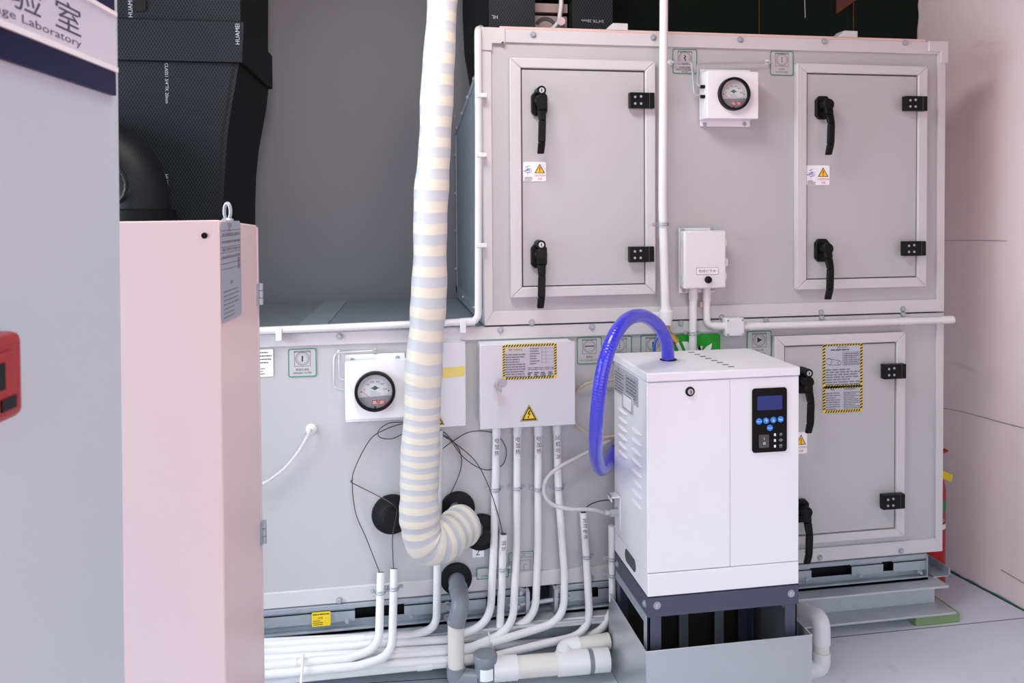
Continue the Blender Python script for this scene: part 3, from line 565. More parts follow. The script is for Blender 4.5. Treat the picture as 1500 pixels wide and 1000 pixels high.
MB().box(HX0-.003, HX0, HY0+.012, HY1-.02, HZ0-ap-.022, HZ0-ap+.004).build('side_strap', 'galv', ST); MB().box(HX0-.002, HX0+.001, HY0+.010, HY0+.03, HZ0-.2, HZ0-ap-.0).build('side_strap', 'galv', ST)
for x in (.60, .72): MB().box(x, x+.03, HY1-.010, HY1-.005, .06, HZ0-ap).build('back_strap', 'galvdark', ST)
# tray
TX0, TX1, TY0, TY1, TZ = .377, .868, -.466, -.098, .260
T = thing('drip_tray', 'stainless steel open tray around the foot of the humidifier stand', 'tray', ((TX0+TX1)/2, (TY0+TY1)/2, FZ))
MB().box(TX0, TX1, TY0, TY1, FZ, FZ+.003).build('bottom', 'stained_shade', T)
MB().box(TX0, TX1, TY0, TY0+.002, FZ+.003, TZ).build('front_side', 'stainless', T); MB().box(TX0, TX1, TY1-.002, TY1, FZ+.003, TZ).build('back_side', 'stained_shade', T)  # back side coloured dark for the shade inside the tray
MB().box(TX0, TX0+.002, TY0+.002, TY1-.002, FZ+.003, TZ).build('left_side', 'stainless', T); MB().box(TX1-.002, TX1, TY0+.002, TY1-.002, FZ+.003, TZ).build('right_side', 'stainless', T)
m_ = MB()
for a, b_ in (((TX0, TY0), (TX1, TY0)), ((TX0, TY0), (TX0, TY1)), ((TX1, TY0), (TX1, TY1))): m_.cyl((*a, TZ), (*b_, TZ), .0018, 8)
m_.build('rolled_rim', 'chrome', T)
# blue hose
pth = [(hole.x, hole.y, HZ1-.004)]+[A(*q) for q in ((976, 500, -.29), (964, 477, -.32), (943, 463, -.37), (920, 467, -.43), (901, 490, -.49), (886, 530, -.52), (877, 580, -.52), (873, 630, -.48), (873, 668, -.38), (880, 687, -.26), (888, 682, -.14), (897, 668, -.05), (902, 660, .004))]
m_ = MB(); m_.tube(smooth(pth, 8), .0195, 20, uvs=True); tag(m_.build('steam_hose', 'bluehose', org=pth[0]), 'blue ribbed hose arching out of the humidifier lid and looping back', 'hose')
# ================================================================== wrapped pipe and its collars
pth = [A(*q) for q in ((650, -120, -.10), (648, 0, -.12), (641, 120, -.14), (636.5, 220, -.15), (631, 300, -.16), (629.5, 400, -.17), (626, 470, -.18), (621, 535, -.19), (618.5, 600, -.20), (615, 690, -.21), (614, 740, -.22), (615.5, 768, -.22), (621, 789, -.215), (636, 795, -.20), (653, 787, -.17), (669, 775, -.13), (681, 767, -.10))]
sm = smooth(pth, 7)
def rad(t): return .0450+.012*min(1, t/.62)+(.006 if t > .78 else 0)+.0016*math.sin(t*60)+.001*math.sin(t*143)
WP = thing('insulated_pipe', 'thick pipe wrapped in cream and grey bandage, hanging in front of the lower unit', 'pipe', sm[-1])
m_ = MB(); m_.tube(sm, rad, 28, uvs=lambda l_: l_ if l_ < 1.45 else 1.45+(l_-1.45)*1.9); m_.build('bandage_wrap', 'wrap', WP)
for (x, y, tx, ty) in ((669, 743, 662, 764), (703, 777, 684, 776)): MB().cyl(A(x, y, -.01), A(tx, ty, -.10), .021, 16).build('pipe_stub', 'foam', WP)
def collar(x, y, r, label):
    c = A(x, y, .006); m_ = MB(); m_.lathe(c, (0, -1, 0), [(r, 0), (r*1.02, .006), (r*.98, .014), (r*.7, .018), (r*.5, .026), (r*.44, .05)], 32)
    return tag(m_.build('pipe_collar', 'rubber', org=c), label, 'collar', 'rubber pipe collars')
collar(574, 752, .062, 'black rubber pipe collar half hidden left of the wrapped pipe'); collar(670, 744, .055, 'black rubber pipe collar just above the elbow of the wrapped pipe')
collar(704, 778, .058, 'black rubber pipe collar at the right end of the wrapped pipe'); collar(668, 846, .050, 'lowest black rubber collar, with the grey drain pipe coming out')
# ================================================================== drain
D = thing('drain_pipe', 'grey and white plastic drain pipe with capped trap running to the steel tray', 'pipe', A(668, 980, -.12))
c0 = A(668, 846, 0); yv = -.15; xv = A(668, 950, yv).x
zb = A(668, 985, yv).z; zt_ = A(670, 905, yv).z
m_ = MB(); m_.tube(fillet([(c0.x, -.02, c0.z), (c0.x, yv, c0.z-.012), (xv, yv, zt_-.02)], .05, 8), .027, 20); m_.build('grey_elbow', 'pvcgrey', D)
m_ = MB(); m_.lathe((c0.x, -.06, c0.z-.004), (0, -1, -.1), [(.0295, 0), (.0295, .035)], 20); m_.build('coupling', 'pvcgrey', D)
m_ = MB(); m_.cyl((xv, yv, zt_-.005), (xv, yv, zb+.01), .0245, 20); m_.build('white_riser', 'pvc_old', D)
YT = -.17; tp = A(711, 975, YT); hz = A(760, 975, YT).z
m_ = MB(); m_.tube(fillet([(xv, yv, zb+.02), (xv, yv-.0, hz-.03), (tp.x-.02, YT, hz-.03)], .05, 8), .029, 20); m_.build('grey_elbow', 'pvcgrey', D)
m_ = MB(); m_.cyl((tp.x, YT, FZ+.003), (tp.x, YT, tp.z+.018), .033, 24); trap = m_.build('trap_body', 'pvcgrey', D)
m_ = MB(); m_.lathe((tp.x, YT, tp.z+.016), (0, 0, 1), [(.036, 0), (.036, .018), (.033, .022), (.001, .0225)], 28); m_.build('trap_cap', 'pvcgrey', D)
m_ = MB(); n = 6; r = .0338; vs = []
for k in range(n+1): a = math.radians(-125+70*k/n); vs += [(tp.x+r*math.cos(a), YT+r*math.sin(a), tp.z-.03), (tp.x+r*math.cos(a), YT+r*math.sin(a), tp.z+.005)]
m_.add(vs, [(2*k, 2*k+1, 2*k+3, 2*k+2) for k in range(n)]); m_.build('trap_label', 'paper', trap)
def hp(x): return A(x, 978-(x-745)*.085, YT)
for (x0, x1, r, mt, nm) in ((722, 757, .036, 'pvc', 'sleeve'), (757, 818, .032, 'pvc_old', 'white_run'), (815, 861, .036, 'pvc', 'sleeve'), (861, 868, .033, 'pvcgrey', 'grey_ring'), (868, 891, .035, 'pvc', 'sleeve')):
    MB().cyl(hp(x0), hp(x1), r, 24).build(nm, mt, D)
a = A(838, 947, -.13); b_ = A(892, 938, -.12); MB().cyl(a, b_, .024, 18).build('branch_run', 'pvc_old', D)
MB().tube(fillet([A(848, 944, -.13), A(826, 948, -.13), hp(828)+V((0, .0, .01))], .05, 8), .027, 18).build('branch_elbow', 'pvc', D)
# overflow pipe on the right of the tray
O = thing('overflow_pipe', 'white plastic pipe with two elbows on the right side of the steel tray', 'pipe', A(1203, 985, -.3))
p1 = A(1171, 893, -.13); p2 = A(1203, 905, -.26); p3 = A(1203, 978, -.26); p4 = V((TX1-.002, p3.y, p3.z-.004))
p0 = p1+(p1-p2)*.8
MB().cyl(p0, p1+(p2-p1)*.4, .0235, 20).build('pipe_run', 'pvc_old', O)
MB().tube(fillet([p1+(p2-p1)*.3, p2, p2+(p3-p2)*.5], .05, 8), .0275, 20).build('elbow', 'pvc', O); MB().cyl(p2+(p3-p2)*.4, p2+(p3-p2)*.8, .024, 20).build('pipe_run', 'pvc_old', O)
MB().tube(fillet([p2+(p3-p2)*.66, p3, p4], .04, 8), .0275, 20).build('elbow', 'pvc', O)
# ================================================================== conduits
def clamp(parent, c, along=(0, 0, 1), r=.0125):
    """wire saddle clip with two screws"""
    c = V(c); m_ = MB(); rr = r+.0025
    for dz in (-.004, .004):
        pts = [V((c.x-rr*1.7, -.0 if 0 else c.y+r*.8, c.z+dz)), V((c.x-rr, c.y+r*.6, c.z+dz))]+[V((c.x+rr*math.cos(math.radians(a)), c.y-rr*math.sin(math.radians(a)), c.z+dz)) for a in range(165, 14, -25)]+[V((c.x+rr, c.y+r*.6, c.z+dz)), V((c.x+rr*1.7, c.y+r*.8, c.z+dz))]
        m_.tube(pts, .0016, 6)
    for s_ in (-1, 1): m_.hexbolt((c.x+s_*rr*1.55, c.y+r*.7, c.z), (0, -1, 0), .0045, .006)
    m_.build('saddle_clip', 'steel', parent)
def conduit(name, label, pts, r=.0125, bend=.09, clips=(), ink=None, couplers=(), open_top=False, cat='conduit', m='pvc', group=None):
    P = [A(*q) for q in pts]; t = thing(name, label, cat, P[-1], group); m_ = MB(); m_.tube(fillet(P, bend, 8), r, 16); pipe = m_.build('conduit_tube', m, t)
    if open_top:
        d_ = (P[0]-P[1]).normalized(); MB().lathe(P[0], d_, [(r*.82, .0), (r*.82, .0008)], 16).build('bore', 'gap', t)
    def at_y(py):
        for i in range(len(P)-1):
            if min(pts[i][1], pts[i+1][1]) <= py <= max(pts[i][1], pts[i+1][1]) and abs(pts[i][1]-pts[i+1][1]) > 20:
                s_ = (py-pts[i][1])/(pts[i+1][1]-pts[i][1]); return P[i].lerp(P[i+1], s_), (P[i+1]-P[i]).normalized()
    for py in clips: clamp(t, at_y(py)[0], r=r)
    for (i, f) in couplers:
        a = P[i].lerp(P[i+1], f); d_ = (P[i+1]-P[i]).normalized(); MB().cyl(a-d_*.022, a+d_*.022, r*1.16, 16).build('coupler', m, t)
    if ink:
        s_, py, h = ink; c0, d_ = at_y(py); m_ = MB(); z = 0; rr = r*1.03
        for ch in s_:
            vs, fs, asp = text_mesh(ch); hh = h; ww = min(asp*hh, r*1.7); o = []
            for x, y in vs:
                a = (x/asp-.5)*ww/rr; b2 = c0+d_*(z+(1-y)*hh); o.append((b2.x+rr*math.sin(a), b2.y-rr*math.cos(a), b2.z))
            m_.add(o, fs); z += hh*1.25
        m_.build('handwriting', 'ink', t)
    return t
def by(y): return -.085-(y-942)*.0013      # bundle: lower in the picture = nearer
def runr(*pp): return [(x, y, Y+.03) for x, y, Y in run(*pp)]
def run(*pp): return [(x, y, by(y)) if x != 382 else (335, y+3.5, by(y)) for x, y in pp]
G = 'white conduits in front of the lower unit'
conduit('conduit', 'first white conduit from the left under the keyed box', [(728, 618, -.016), (723.5, 800, -.02), (718, 912, -.05)]+run((660, 936), (382, 955)), clips=(716,), ink=('电加热三', 640, .016), couplers=((0, .05), (3, .4)), group=G)
conduit('conduit', 'second white conduit from the left under the keyed box', [(758, 618, -.016), (757, 800, -.02), (751, 922, -.06)]+run((690, 948), (382, 965)), clips=(714,), ink=('电加热二', 638, .016), couplers=((0, .05),), group=G)
conduit('conduit', 'third white conduit from the left under the keyed box', [(788.5, 618, -.016), (788, 800, -.02), (784, 908, -.045)]+runr((700, 935), (382, 949)), clips=(715.5,), ink=('电加热一', 637, .016), couplers=((0, .05), (3, .5)), group=G)
conduit('conduit', 'rightmost white conduit under the keyed box, bowing right', [(815.5, 618, -.016), (818, 720, -.02), (827, 840, -.03), (826, 908, -.05)]+run((690, 951), (382, 974)), clips=(714,), ink=('风机电源', 636, .016), couplers=((0, .06), (4, .6)), group=G)
conduit('conduit', 'short open-topped white conduit with a thin wire in it, right of the collars', [(737.5, 782, -.03), (735, 860, -.035), (731, 942, -.06)]+runr((690, 956), (382, 970)), clips=(832.5,), ink=('温控一', 790, .014), open_top=True, group=G)
conduit('conduit', 'short open-topped white conduit just left of the humidifier', [(854.5, 750, -.03), (859, 818, -.035), (865, 928, -.06), (790, 944, -.09)]+run((720, 962), (382, 984)), clips=(814.5,), ink=('加湿电源', 757, .014), open_top=True, group=G)
conduit('conduit', 'white conduit curving down from behind the steel tray to the floor run', [(896, 895, -.06), (880, 925, -.06)]+runr((840, 937), (700, 948), (382, 960)), group=G)
conduit('conduit', 'rearmost straight white conduit along the foot of the lower unit', [(896, 905, -.05)]+runr((640, 928), (382, 940)), couplers=((1, .3),), group=G)
conduit('conduit', 'leftmost short open-topped white conduit with a thin wire in it', [(558, 838, -.03), (556.5, 890, -.06), (555, 948, -.125), (510, 964, -.135), (335, 981, -.135)], clips=(866.5,), open_top=True, couplers=((3, .5),), group=G)
conduit('conduit', 'second short open-topped white conduit from the left', [(577.5, 833, -.03), (576, 890, -.065), (574, 960, -.14), (525, 975, -.15), (335, 993, -.15)], clips=(861,), open_top=True, group=G)
conduit('conduit', 'white conduit half hidden behind the wrapped pipe', [(643, 630, -.02), (641, 820, -.025), (639.5, 920, -.06)]+run((600, 931), (382, 945)), couplers=((3, .3),), group=G)
conduit('conduit', 'thickest and nearest white pipe of the floor run', [(335, 1001, -.118), (690, 966, -.112), (735, 961, -.112)], r=.0155, couplers=((0, .8),), group=G)
m_ = MB(); a = A(444, 965, -.125); m_.tube([A(444, 959, -.13), A(443, 975, -.165), A(441, 1000, -.185)], .004, 8); tag(m_.build('cable_tie', 'pvc', org=a), 'white strap round the conduits on the floor at the left', 'strap')
m_ = MB(); m_.tube([A(715, 925, -.11), A(719, 940, -.13), A(722, 950, -.12)], .0025, 8); tag(m_.build('cable_tie', 'pvc', org=A(719, 940, -.13)), 'loose white tie tail behind the grey trap cap', 'strap')
# frame of conduit round the recess
t = conduit('conduit', 'white conduit running along the recess edge and up the left side of the upper unit', [(340, 486, -.016), (700.5, 470.5, -.016), (701, 200, -.016), (700, 44, -.016), (704, 42, .06)], r=.0115, bend=.03, couplers=((0, .955),))
for (x, y, ax) in ((409, 485, 0), (678, 474, 0), (703.5, 227, 1), (703.5, 359, 1), (703.5, 140, 1)):
    a = A(x, y, -.016); m_ = MB()
    if ax: m_.box(a.x-.014, a.x+.02, -.03, .0, a.z-.007, a.z+.007)
    else: m_.box(a.x-.009, a.x+.009, -.03, .0, a.z-.028, a.z+.012)
    m_.build('pipe_clip', 'pvc', t, bevel=.002)
# switch box with its conduits
conduit('conduit', 'straight white conduit dropping from the switch box behind the humidifier', [(1015.5, 420, -.02), (1014, 600, -.02)], r=.0125, clips=(487.5,), couplers=((0, .05),))
conduit('conduit', 'white conduit bending from the switch box to the square junction box', [(1035, 420, -.02), (1035.5, 476.5, -.02), (1070, 478.5, -.02)], r=.0115, bend=.025, couplers=((0, .2), (1, .5)))
conduit('conduit', 'long white conduit running right from the square junction box, capped at its end', [(1082, 478.5, -.02), (1392, 468, -.02)], r=.0115, couplers=((0, .07), (0, .985), (0, .78)))
a, b_ = A(1063.5, 466.5, -.04), A(1091, 492, -.04); J = thing('junction_box', 'small square pale grey junction box beside the lower door', 'box', ((a.x+b_.x)/2, -.02, b_.z))
MB().box(a.x, b_.x, -.04, -.002, b_.z, a.z).build('box_body', 'pvc', J, bevel=.004)
bolt_parts(J, [(x, -.04, z) for x in (a.x+.007, b_.x-.007) for z in (a.z-.007, b_.z+.007)], .0028, .003, name='screw')
a, b_ = A(1003, 339, -.06), A(1063, 421, -.06); X = thing('switch_box', 'white plastic switch box with black knob between the upper doors', 'box', ((a.x+b_.x)/2, -.03, b_.z))
bp_ = [A(994, 334, -.004), A(1047, 428, -.004)]; MB().box(bp_[0].x, bp_[1].x, -.006, -.0005, bp_[1].z, bp_[0].z).build('mounting_flange', 'pvc', X, bevel=.002)
MB().box(a.x, b_.x, -.035, -.006, b_.z, a.z).build('box_body', 'pvc', X, bevel=.005); lidx = MB().box(a.x-.002, b_.x+.002, -.060, -.037, b_.z-.002, a.z+.002).build('box_lid', 'pvc', X, bevel=.006, seg=3)
p = plate(1020, 392, 1052, 401.5, -.060, .0008); p.up_(); p.ring(.05, 1, .02); p.text(.5, .5, .5, '检修灯开关', 1, maxw=.8); p.build('name_label', ['paper', 'ink'], lidx)
c = A(1037, 409.5, -.06); MB().lathe(c, (0, -1, 0), [(.012, 0), (.012, .004), (.0105, .010), (.006, .012)], 20).build('knob', 'black', lidx)
c = A(1066, 384, -.05); MB().prism([(b_.x, c.z-.018), (b_.x+.013, c.z-.01), (b_.x+.013, c.z+.01), (b_.x, c.z+.018)], -.052, -.04).build('latch', 'pvc', lidx, bevel=.002)
for y in (355, 404):
    c = A(1064, y, -.05); MB().box(b_.x, b_.x+.007, -.055, -.03, c.z-.011, c.z+.011).build('lid_hinge', 'pvc', lidx, bevel=.002)
    for k in range(3): MB().box(a.x-.0035, a.x, -.05+.0, -.036, c.z-.012+.008*k, c.z-.007+.008*k).build('lid_rib', 'pvc', lidx)
bolt_parts(X, [A(x, y, -.006) for x, y in ((1000, 337.5), (1043, 335.5), (1001.5, 425), (1044, 423))], .005, .004, name='screw')
# ================================================================== pressure gauges
def gauge(name, label, flange, front, c, R, depth, red):
    f0, f1 = A(*flange[0], -.001), A(*flange[1], -.001); y = -depth; b0, b1 = A(*front[0], y), A(*front[1], y)
    t = thing(name, label, 'gauge', ((b0.x+b1.x)/2, -.02, b1.z))
    MB().box(f0.x, f1.x, -.004, .004, f1.z, f0.z).build('mounting_plate', 'white', t, bevel=.002)
    MB().box(b0.x, b1.x, y, -.004, b1.z, b0.z).build('box_body', 'white', t, bevel=.002)
    cc = A(*c, y); g = MB(); g.lathe(cc, (0, -1, 0), [(R*.86, 0), (R, .0), (R, .012), (R*.97, .017), (R*.86, .018), (R*.84, .010), (R*.84, .002)], 40, caps=(False, False)); bz_ = g.build('bezel', 'black', t)
    dl = Plate((cc.x-R, y-.0005, cc.z+R), (1, 0, 0), (0, 0, -1), 2*R, 2*R, .0001); dl.v = []; dl.f = []; dl.m = []
    k = .43; dl.lay = .002
    dl.poly([(.5+k*math.cos(math.radians(a)), .5+k*math.sin(math.radians(a))) for a in range(-196, 17, 8)], 0)
    dl.poly([(.5+k*math.cos(math.radians(a)), .5+k*math.sin(math.radians(a))) for a in range(16, 165, 8)], 2); dl.up_()
    for a in range(-170, -9, 8):
        r0 = .33 if a % 40 else .30; dl.line(.5+r0*math.cos(math.radians(a)), .52+r0*math.sin(math.radians(a)), .5+.36*math.cos(math.radians(a)), .52+.36*math.sin(math.radians(a)), .008, 1)
    for i, a in enumerate((-165, -132, -105, -75, -48, -15)): dl.text(.5+.26*math.cos(math.radians(a)), .52+.26*math.sin(math.radians(a)), .05, str(i*100), 1, maxw=.1)
    dl.circle(.5, .42, .055, 3, 14); dl.poly([(.38, .42), (.5, .38), (.62, .42), (.5, .46)], 3); dl.textlines(.4, .5, .62, .6, 3, 4, .3)
    dl.circle(.17, .5, .02, 1, 10); dl.circle(.83, .5, .02, 1, 10); dl.line(.18, .49, .42, .68, .01, 5)
    dl.rect(.43, .72, .57, .83, 5); dl.rect(.6, .72, .74, .83, 5); dl.up_(); dl.textlines(.45, .735, .55, .81, 2, 6, .6); dl.textlines(.62, .735, .72, .81, 2, 6, .6)
    dl.circle(.5, .9, .035, 1, 10); dl.build('dial', ['dial', 'ink', 'pvcgrey', 'green', 'inkgrey', 'redmark', 'paper'], bz_)
    gl = MB(); gl.lathe(cc+V((0, -.009, 0)), (0, -1, 0), [(R*.845, 0), (R*.8, .002), (1e-4, .0035)], 36, caps=(False, False)); gl.build('lens', 'glass', bz_)
    return t
g1_ = gauge('pressure_gauge', 'round black-rimmed pressure gauge on a white box on the upper unit', ((1025.5, 101), (1098.5, 186)), ((1036, 103.5), (1111, 174)), (1074, 138), .054, .072, 0)
bolt_parts(g1_, [A(x, y, -.004) for x, y in ((1032.5, 182), (1090.5, 181.5))], .005, .004, name='screw')
MB().tube(fillet([A(983, 91, .006), A(983, 91, -.012), A(1013, 90, -.022), A(1017, 138, -.03), A(1031, 141, -.04)], .014, 6), .0032, 8).build('sensing_tube', 'chrome', g1_)
MB().tube(fillet([A(1126, 91, .006), A(1126, 91, -.012), A(1022, 92.5, -.022), A(1021.5, 125, -.03), A(1030, 127, -.04)], .014, 6), .0032, 8).build('sensing_tube', 'chrome', g1_)
for x, y in ((982, 91.5), (1124, 91.5)): MB().lathe(A(x, y, .006), (0, -1, 0), [(.010, 0), (.010, .004), (.006, .01)], 14).build('wall_port', 'pvc', g1_)
for x, y in ((1028, 127), (1028, 141.5)): MB().cyl(A(x, y, -.05)+V((-.004, 0, 0)), A(x, y, -.05)+V((.01, 0, 0)), .006, 12).build('grommet', 'black', g1_)
g2_ = gauge('pressure_gauge', 'round black-rimmed pressure gauge on a white box on the lower unit', ((506, 519.5), (594, 614)), ((505, 531), (597, 611)), (549.3, 572.5), .062, .045, 0)
bolt_parts(g2_, [A(x, y, -.004) for x, y in ((516, 527.5), (582.5, 524))], .005, .004, name='screw')
MB().tube(fillet([A(550, 513, .006), A(550, 513.5, -.02), A(489.5, 517, -.02), A(489.5, 569, -.02), A(506, 571.5, -.022)], .022, 6), .0036, 8).build('sensing_tube', 'chrome', g2_)
MB().tube(fillet([A(497, 515, .006), A(497, 516, -.02), A(496.5, 555, -.02), A(507, 557, -.022)], .022, 6), .0036, 8).build('sensing_tube', 'chrome', g2_)
for x, y in ((497, 515), (550, 513)): MB().ball(A(x, y, -.006), .0085, 14).build('wall_port', 'chrome', g2_)
# ================================================================== electrical boxes
def ebox(name, label, x0, y0, x1, y1, dep):
    a, b_ = A(x0, y0, -dep), A(x1, y1, -dep); t = thing(name, label, 'electrical box', ((a.x+b_.x)/2, -dep/2, b_.z))
    MB().box(a.x+.004, b_.x-.004, -dep+.014, .006, b_.z+.003, a.z-.003).build('box_body', 'white', t, bevel=.002)
    ld = MB().box(a.x, b_.x, -dep, -dep+.012, b_.z, a.z).build('box_door', 'boxgrey', t, bevel=.0025); return t, ld
def volt(parent, cx, cy, w_, Y):
    p = plate(cx-w_/2, cy-w_*.44, cx+w_/2, cy+w_*.44, Y, .0004); p.v = []; p.f = []; p.m = []
    p.hexa([p.P(u, v, 0) for u, v in ((.5, 0), (1, 1), (0, 1))], [p.P(u, v, .0005) for u, v in ((.5, 0), (1, 1), (0, 1))], 1); p.lay = .0007; p.poly([(.5, .04), (.965, .975), (.035, .975)], 0); p.up_(); p.poly([(.5, .1), (.92, .95), (.08, .95)], 1); p.up_(); p.poly([(.5, .24), (.81, .87), (.19, .87)], 0); p.up_()
    p.poly([(.5, .36), (.58, .4), (.49, .56), (.6, .56), (.46, .76), (.5, .6), (.4, .6)], 1); p.poly([(.42, .7), (.5, .74), (.44, .86)], 1); p.build('voltage_sticker', ['yellow', 'ink'], parent)
EB, ld = ebox('electrical_box', 'grey wall box with a key in its lock and a striped notice', 703, 505, 843, 622, .085)
volt(ld, 775, 604, 26, -.0855)
p = plate(736, 505, 815.5, 553, -.0855, .0006); p.up_(); p.hazard(.07, 2, 1, 30); p.rect(.09, .09, .38, .2, 2); p.up_(); p.rect(.1, .105, .37, .185, 0); p.up_(); p.text(.235, .145, .07, '警告 WARNING', 1, maxw=.25); p.textlines(.05, .25, .42, .95, 10, 3, .5); p.textlines(.5, .1, .68, .6, 7, 3, .4)
for i in range(5): p.line(.72, .14+.1*i, .95, .14+.1*i, .004, 3)
for u in (.72, .8, .95): p.line(u, .1, u, .56, .004, 3)
p.textlines(.46, .66, .95, .76, 2, 3, .4)
for u in (.46, .58, .7, .84): p.textlines(u, .8, u+.09, .95, 3, 1, .5)
p.build('notice_sticker', ['silverlabel', 'ink', 'yellow', 'inkgrey'], ld)
c = A(729, 564, -.0855); m_ = MB(); m_.lathe(c, (0, -1, 0), [(.012, 0), (.012, .004), (.009, .008), (.009, .012)], 18); m_.build('lock', 'chrome', ld)
m_ = MB(); m_.box(c.x-.0012, c.x+.0012, c.y-.04, c.y-.01, c.z-.004, c.z+.004); m_.lathe((c.x+.011, c.y-.036, c.z+.014), (.2, -1, 0), [(.0135, -.001), (.0135, .001)], 18); m_.torus((c.x+.003, c.y-.034, c.z-.004), (1, .3, 0), .009, .0012, 18, 6); m_.box(c.x-.004, c.x+.003, c.y-.035, c.y-.033, c.z-.055, c.z-.01)
tag(m_.build('key', 'chrome', org=c), 'small chrome key and ring hanging from the box lock', 'key')
E2, ld = ebox('electrical_box', 'grey wall box with a strip of yellow tape, behind the wrapped pipe', 603, 503, 683, 624, .05)
volt(ld, 639, 611, 25, -.0505); p = plate(640, 537.5, 681.5, 552, -.0505, .0004); p.v = []; p.f = []; p.m = []; p.hexa([p.P(u, v, 0) for u, v in ((0, .12), (1, 0), (.96, .9), (0, 1))], [p.P(u, v, .0006) for u, v in ((0, .12), (1, 0), (.96, .9), (0, 1))], 0); p.build('tape_strip', 'tape', ld)
# ================================================================== thin tubes and wires
def wire(name, label, cat, pts, r, m, n=8, seg=8, org=None):
    P = smooth([A(*q) for q in pts], seg); return tag(MB().tube(P, r, n).build(name, m, org=P[0]), label, cat)
t = thing('drain_tube', 'clear tube curving down left from a white port on the lower unit', 'tube', A(456, 628, .006))
MB().lathe(A(456, 628, .0075), (0, -1, 0), [(.0165, 0), (.0165, .003), (.006, .008)], 18).build('wall_port', 'pvc', t); bolt_parts(t, [A(451, 628.5, .005), A(461, 627, .005)], .0022, .003, name='screw')
MB().tube(smooth([A(*q) for q in ((455, 629, .0), (450, 640, -.02), (437, 662, -.03), (418, 685, -.03), (395, 703, -.03), (370, 715, -.03), (340, 722, -.03))]), .0052, 10).build('clear_tube', 'cleartube', t)
wire('sensor_wire', 'thin dark wire looping from the leftmost open conduit up behind the wrapped pipe', 'wire', [(557.5, 842, -.03), (551, 825, -.012), (536, 787, -.01), (521, 751, -.01), (516, 707, -.01), (521, 683, -.01), (542, 644, -.01), (564, 629, -.01), (591, 620, -.01), (620, 617, -.012), (644, 629, -.01), (657, 639, -.01), (673.5, 661, -.01), (675, 686, -.01), (662, 718.5, -.01), (650, 732, -.008)], .0015, 'wire', 6)
wire('sensor_wire', 'thin dark wire crossing the left black collar into the second open conduit', 'wire', [(577, 837, -.03), (575.5, 815, -.045), (575, 787, -.05), (579, 762, -.05), (581, 745, -.05), (570, 735, -.045), (540, 719, -.015), (516, 707, -.013), (514.5, 704, -.01), (517, 702, -.008)], .0015, 'wire', 6)
wire('sensor_wire', 'thin dark wire loop lying left of the wrapped pipe below the gauge', 'wire', [(600, 617, -.01), (591, 618, -.012), (570, 619.5, -.012), (555, 630, -.012), (556, 640, -.012), (573, 642.5, -.012), (591, 634.6, -.012), (602, 628, -.01)], .0015, 'wire', 6)
wire('sensor_wire', 'thin dark wire looping round the first boxed conduit into the short open conduit', 'wire', [(640, 664, -.01), (662, 647, -.01), (690, 632, -.01), (724, 634.6, -.004), (741, 655.6, -.004), (738, 678, -.004), (722.5, 687, -.004), (704, 686, -.008), (679, 669.6, -.01), (660, 645, -.012), (652, 638, -.012), (640, 633, -.012)], .0015, 'wire', 6)
wire('sensor_wire', 'thin dark wire slanting down right into the short open conduit', 'wire', [(630, 631, -.012), (644, 636, -.014), (665, 648, -.014), (696, 675, -.02), (715.5, 711.5, -.036), (730, 755, -.038), (737, 784, -.03)], .0015, 'wire', 6)
fz = V((HX0-.045, yb_-.01, bz))
P = [fz]+[A(*q) for q in ((865, 746, -.10), (835, 745.5, -.09), (808, 738, -.07), (797, 722, -.06), (800, 703, -.05), (815, 687, -.04), (845, 670, -.03), (880, 652, -.02), (903, 640, .002))]
tag(MB().tube(smooth(P), .0062, 10).build('water_tube', 'cleartube', org=P[0]), 'clear water tube looping from the humidifier fitting up to the lower unit', 'tube')
wire('drain_tube', 'beige tube loop behind the blue hose', 'tube', [(905, 556, -.012), (880, 558, -.014), (856, 563, -.014), (841, 580, -.012), (836, 600, -.012), (845, 622, -.012), (864, 636, -.014), (885, 640, -.014), (905, 638, -.014)], .0048, 'beigetube', 10)
wire('sensor_wire', 'short black wire bending from the open conduit towards the humidifier', 'wire', [(855, 753, -.03), (858, 744, -.04), (868, 737, -.05), (882, 733, -.06), (898, 732, -.08)], .002, 'cable', 6)
# conduit beside the humidifier, clipped to its stand
t = conduit('conduit', 'thin white conduit clipped to the rear left edge of the humidifier stand', [(896, 770, -.11), (897, 880, -.11)], r=.011)
for y in (818, 842): clamp(t, A(896.5, y, -.11), r=.011)
# ================================================================== water pipe
t = thing('water_pipe', 'tall white water pipe dropping past the upper unit to a brass valve', 'pipe', A(976, 490, -.06))
w0, w1, w2 = A(973, -90, -.07), A(970.5, 300, -.055), A(975, 466, -.05)
MB().tube([w0, w1, w2], .0135, 16).build('pipe_run', 'pvc', t)
zu = A(976, 456, -.05); MB().lathe(A(975.5, 448, -.05), (0, 0, -1), [(.016, 0), (.017, .012), (.022, .016), (.022, .04), (.018, .052), (.018, .06)], 20).build('union_fitting', 'pvc', t)
MB().lathe(A(977, 478, -.05), (0, 0, -1), [(.011, 0), (.011, .03), (.016, .035), (.016, .06)], 8).build('valve_body', 'brass', t)
MB().cyl(A(978, 489, -.05), A(991, 502, -.06), .014, 8).build('valve_outlet', 'brass', t)
MB().tube(smooth([A(975, 488, -.06), A(966, 492, -.075), A(959.5, 502, -.08), A(958, 520, -.08)]), .0045, 8).build('valve_lever', 'blue', t)
c = A(970, 328.5, -.055); clamp(t, c, r=.0135)
c = A(964, 466, -.03); MB().box(c.x-.022, c.x+.018, -.035, .0, c.z-.012, c.z+.02).build('wall_bracket', 'pvc', t, bevel=.003)
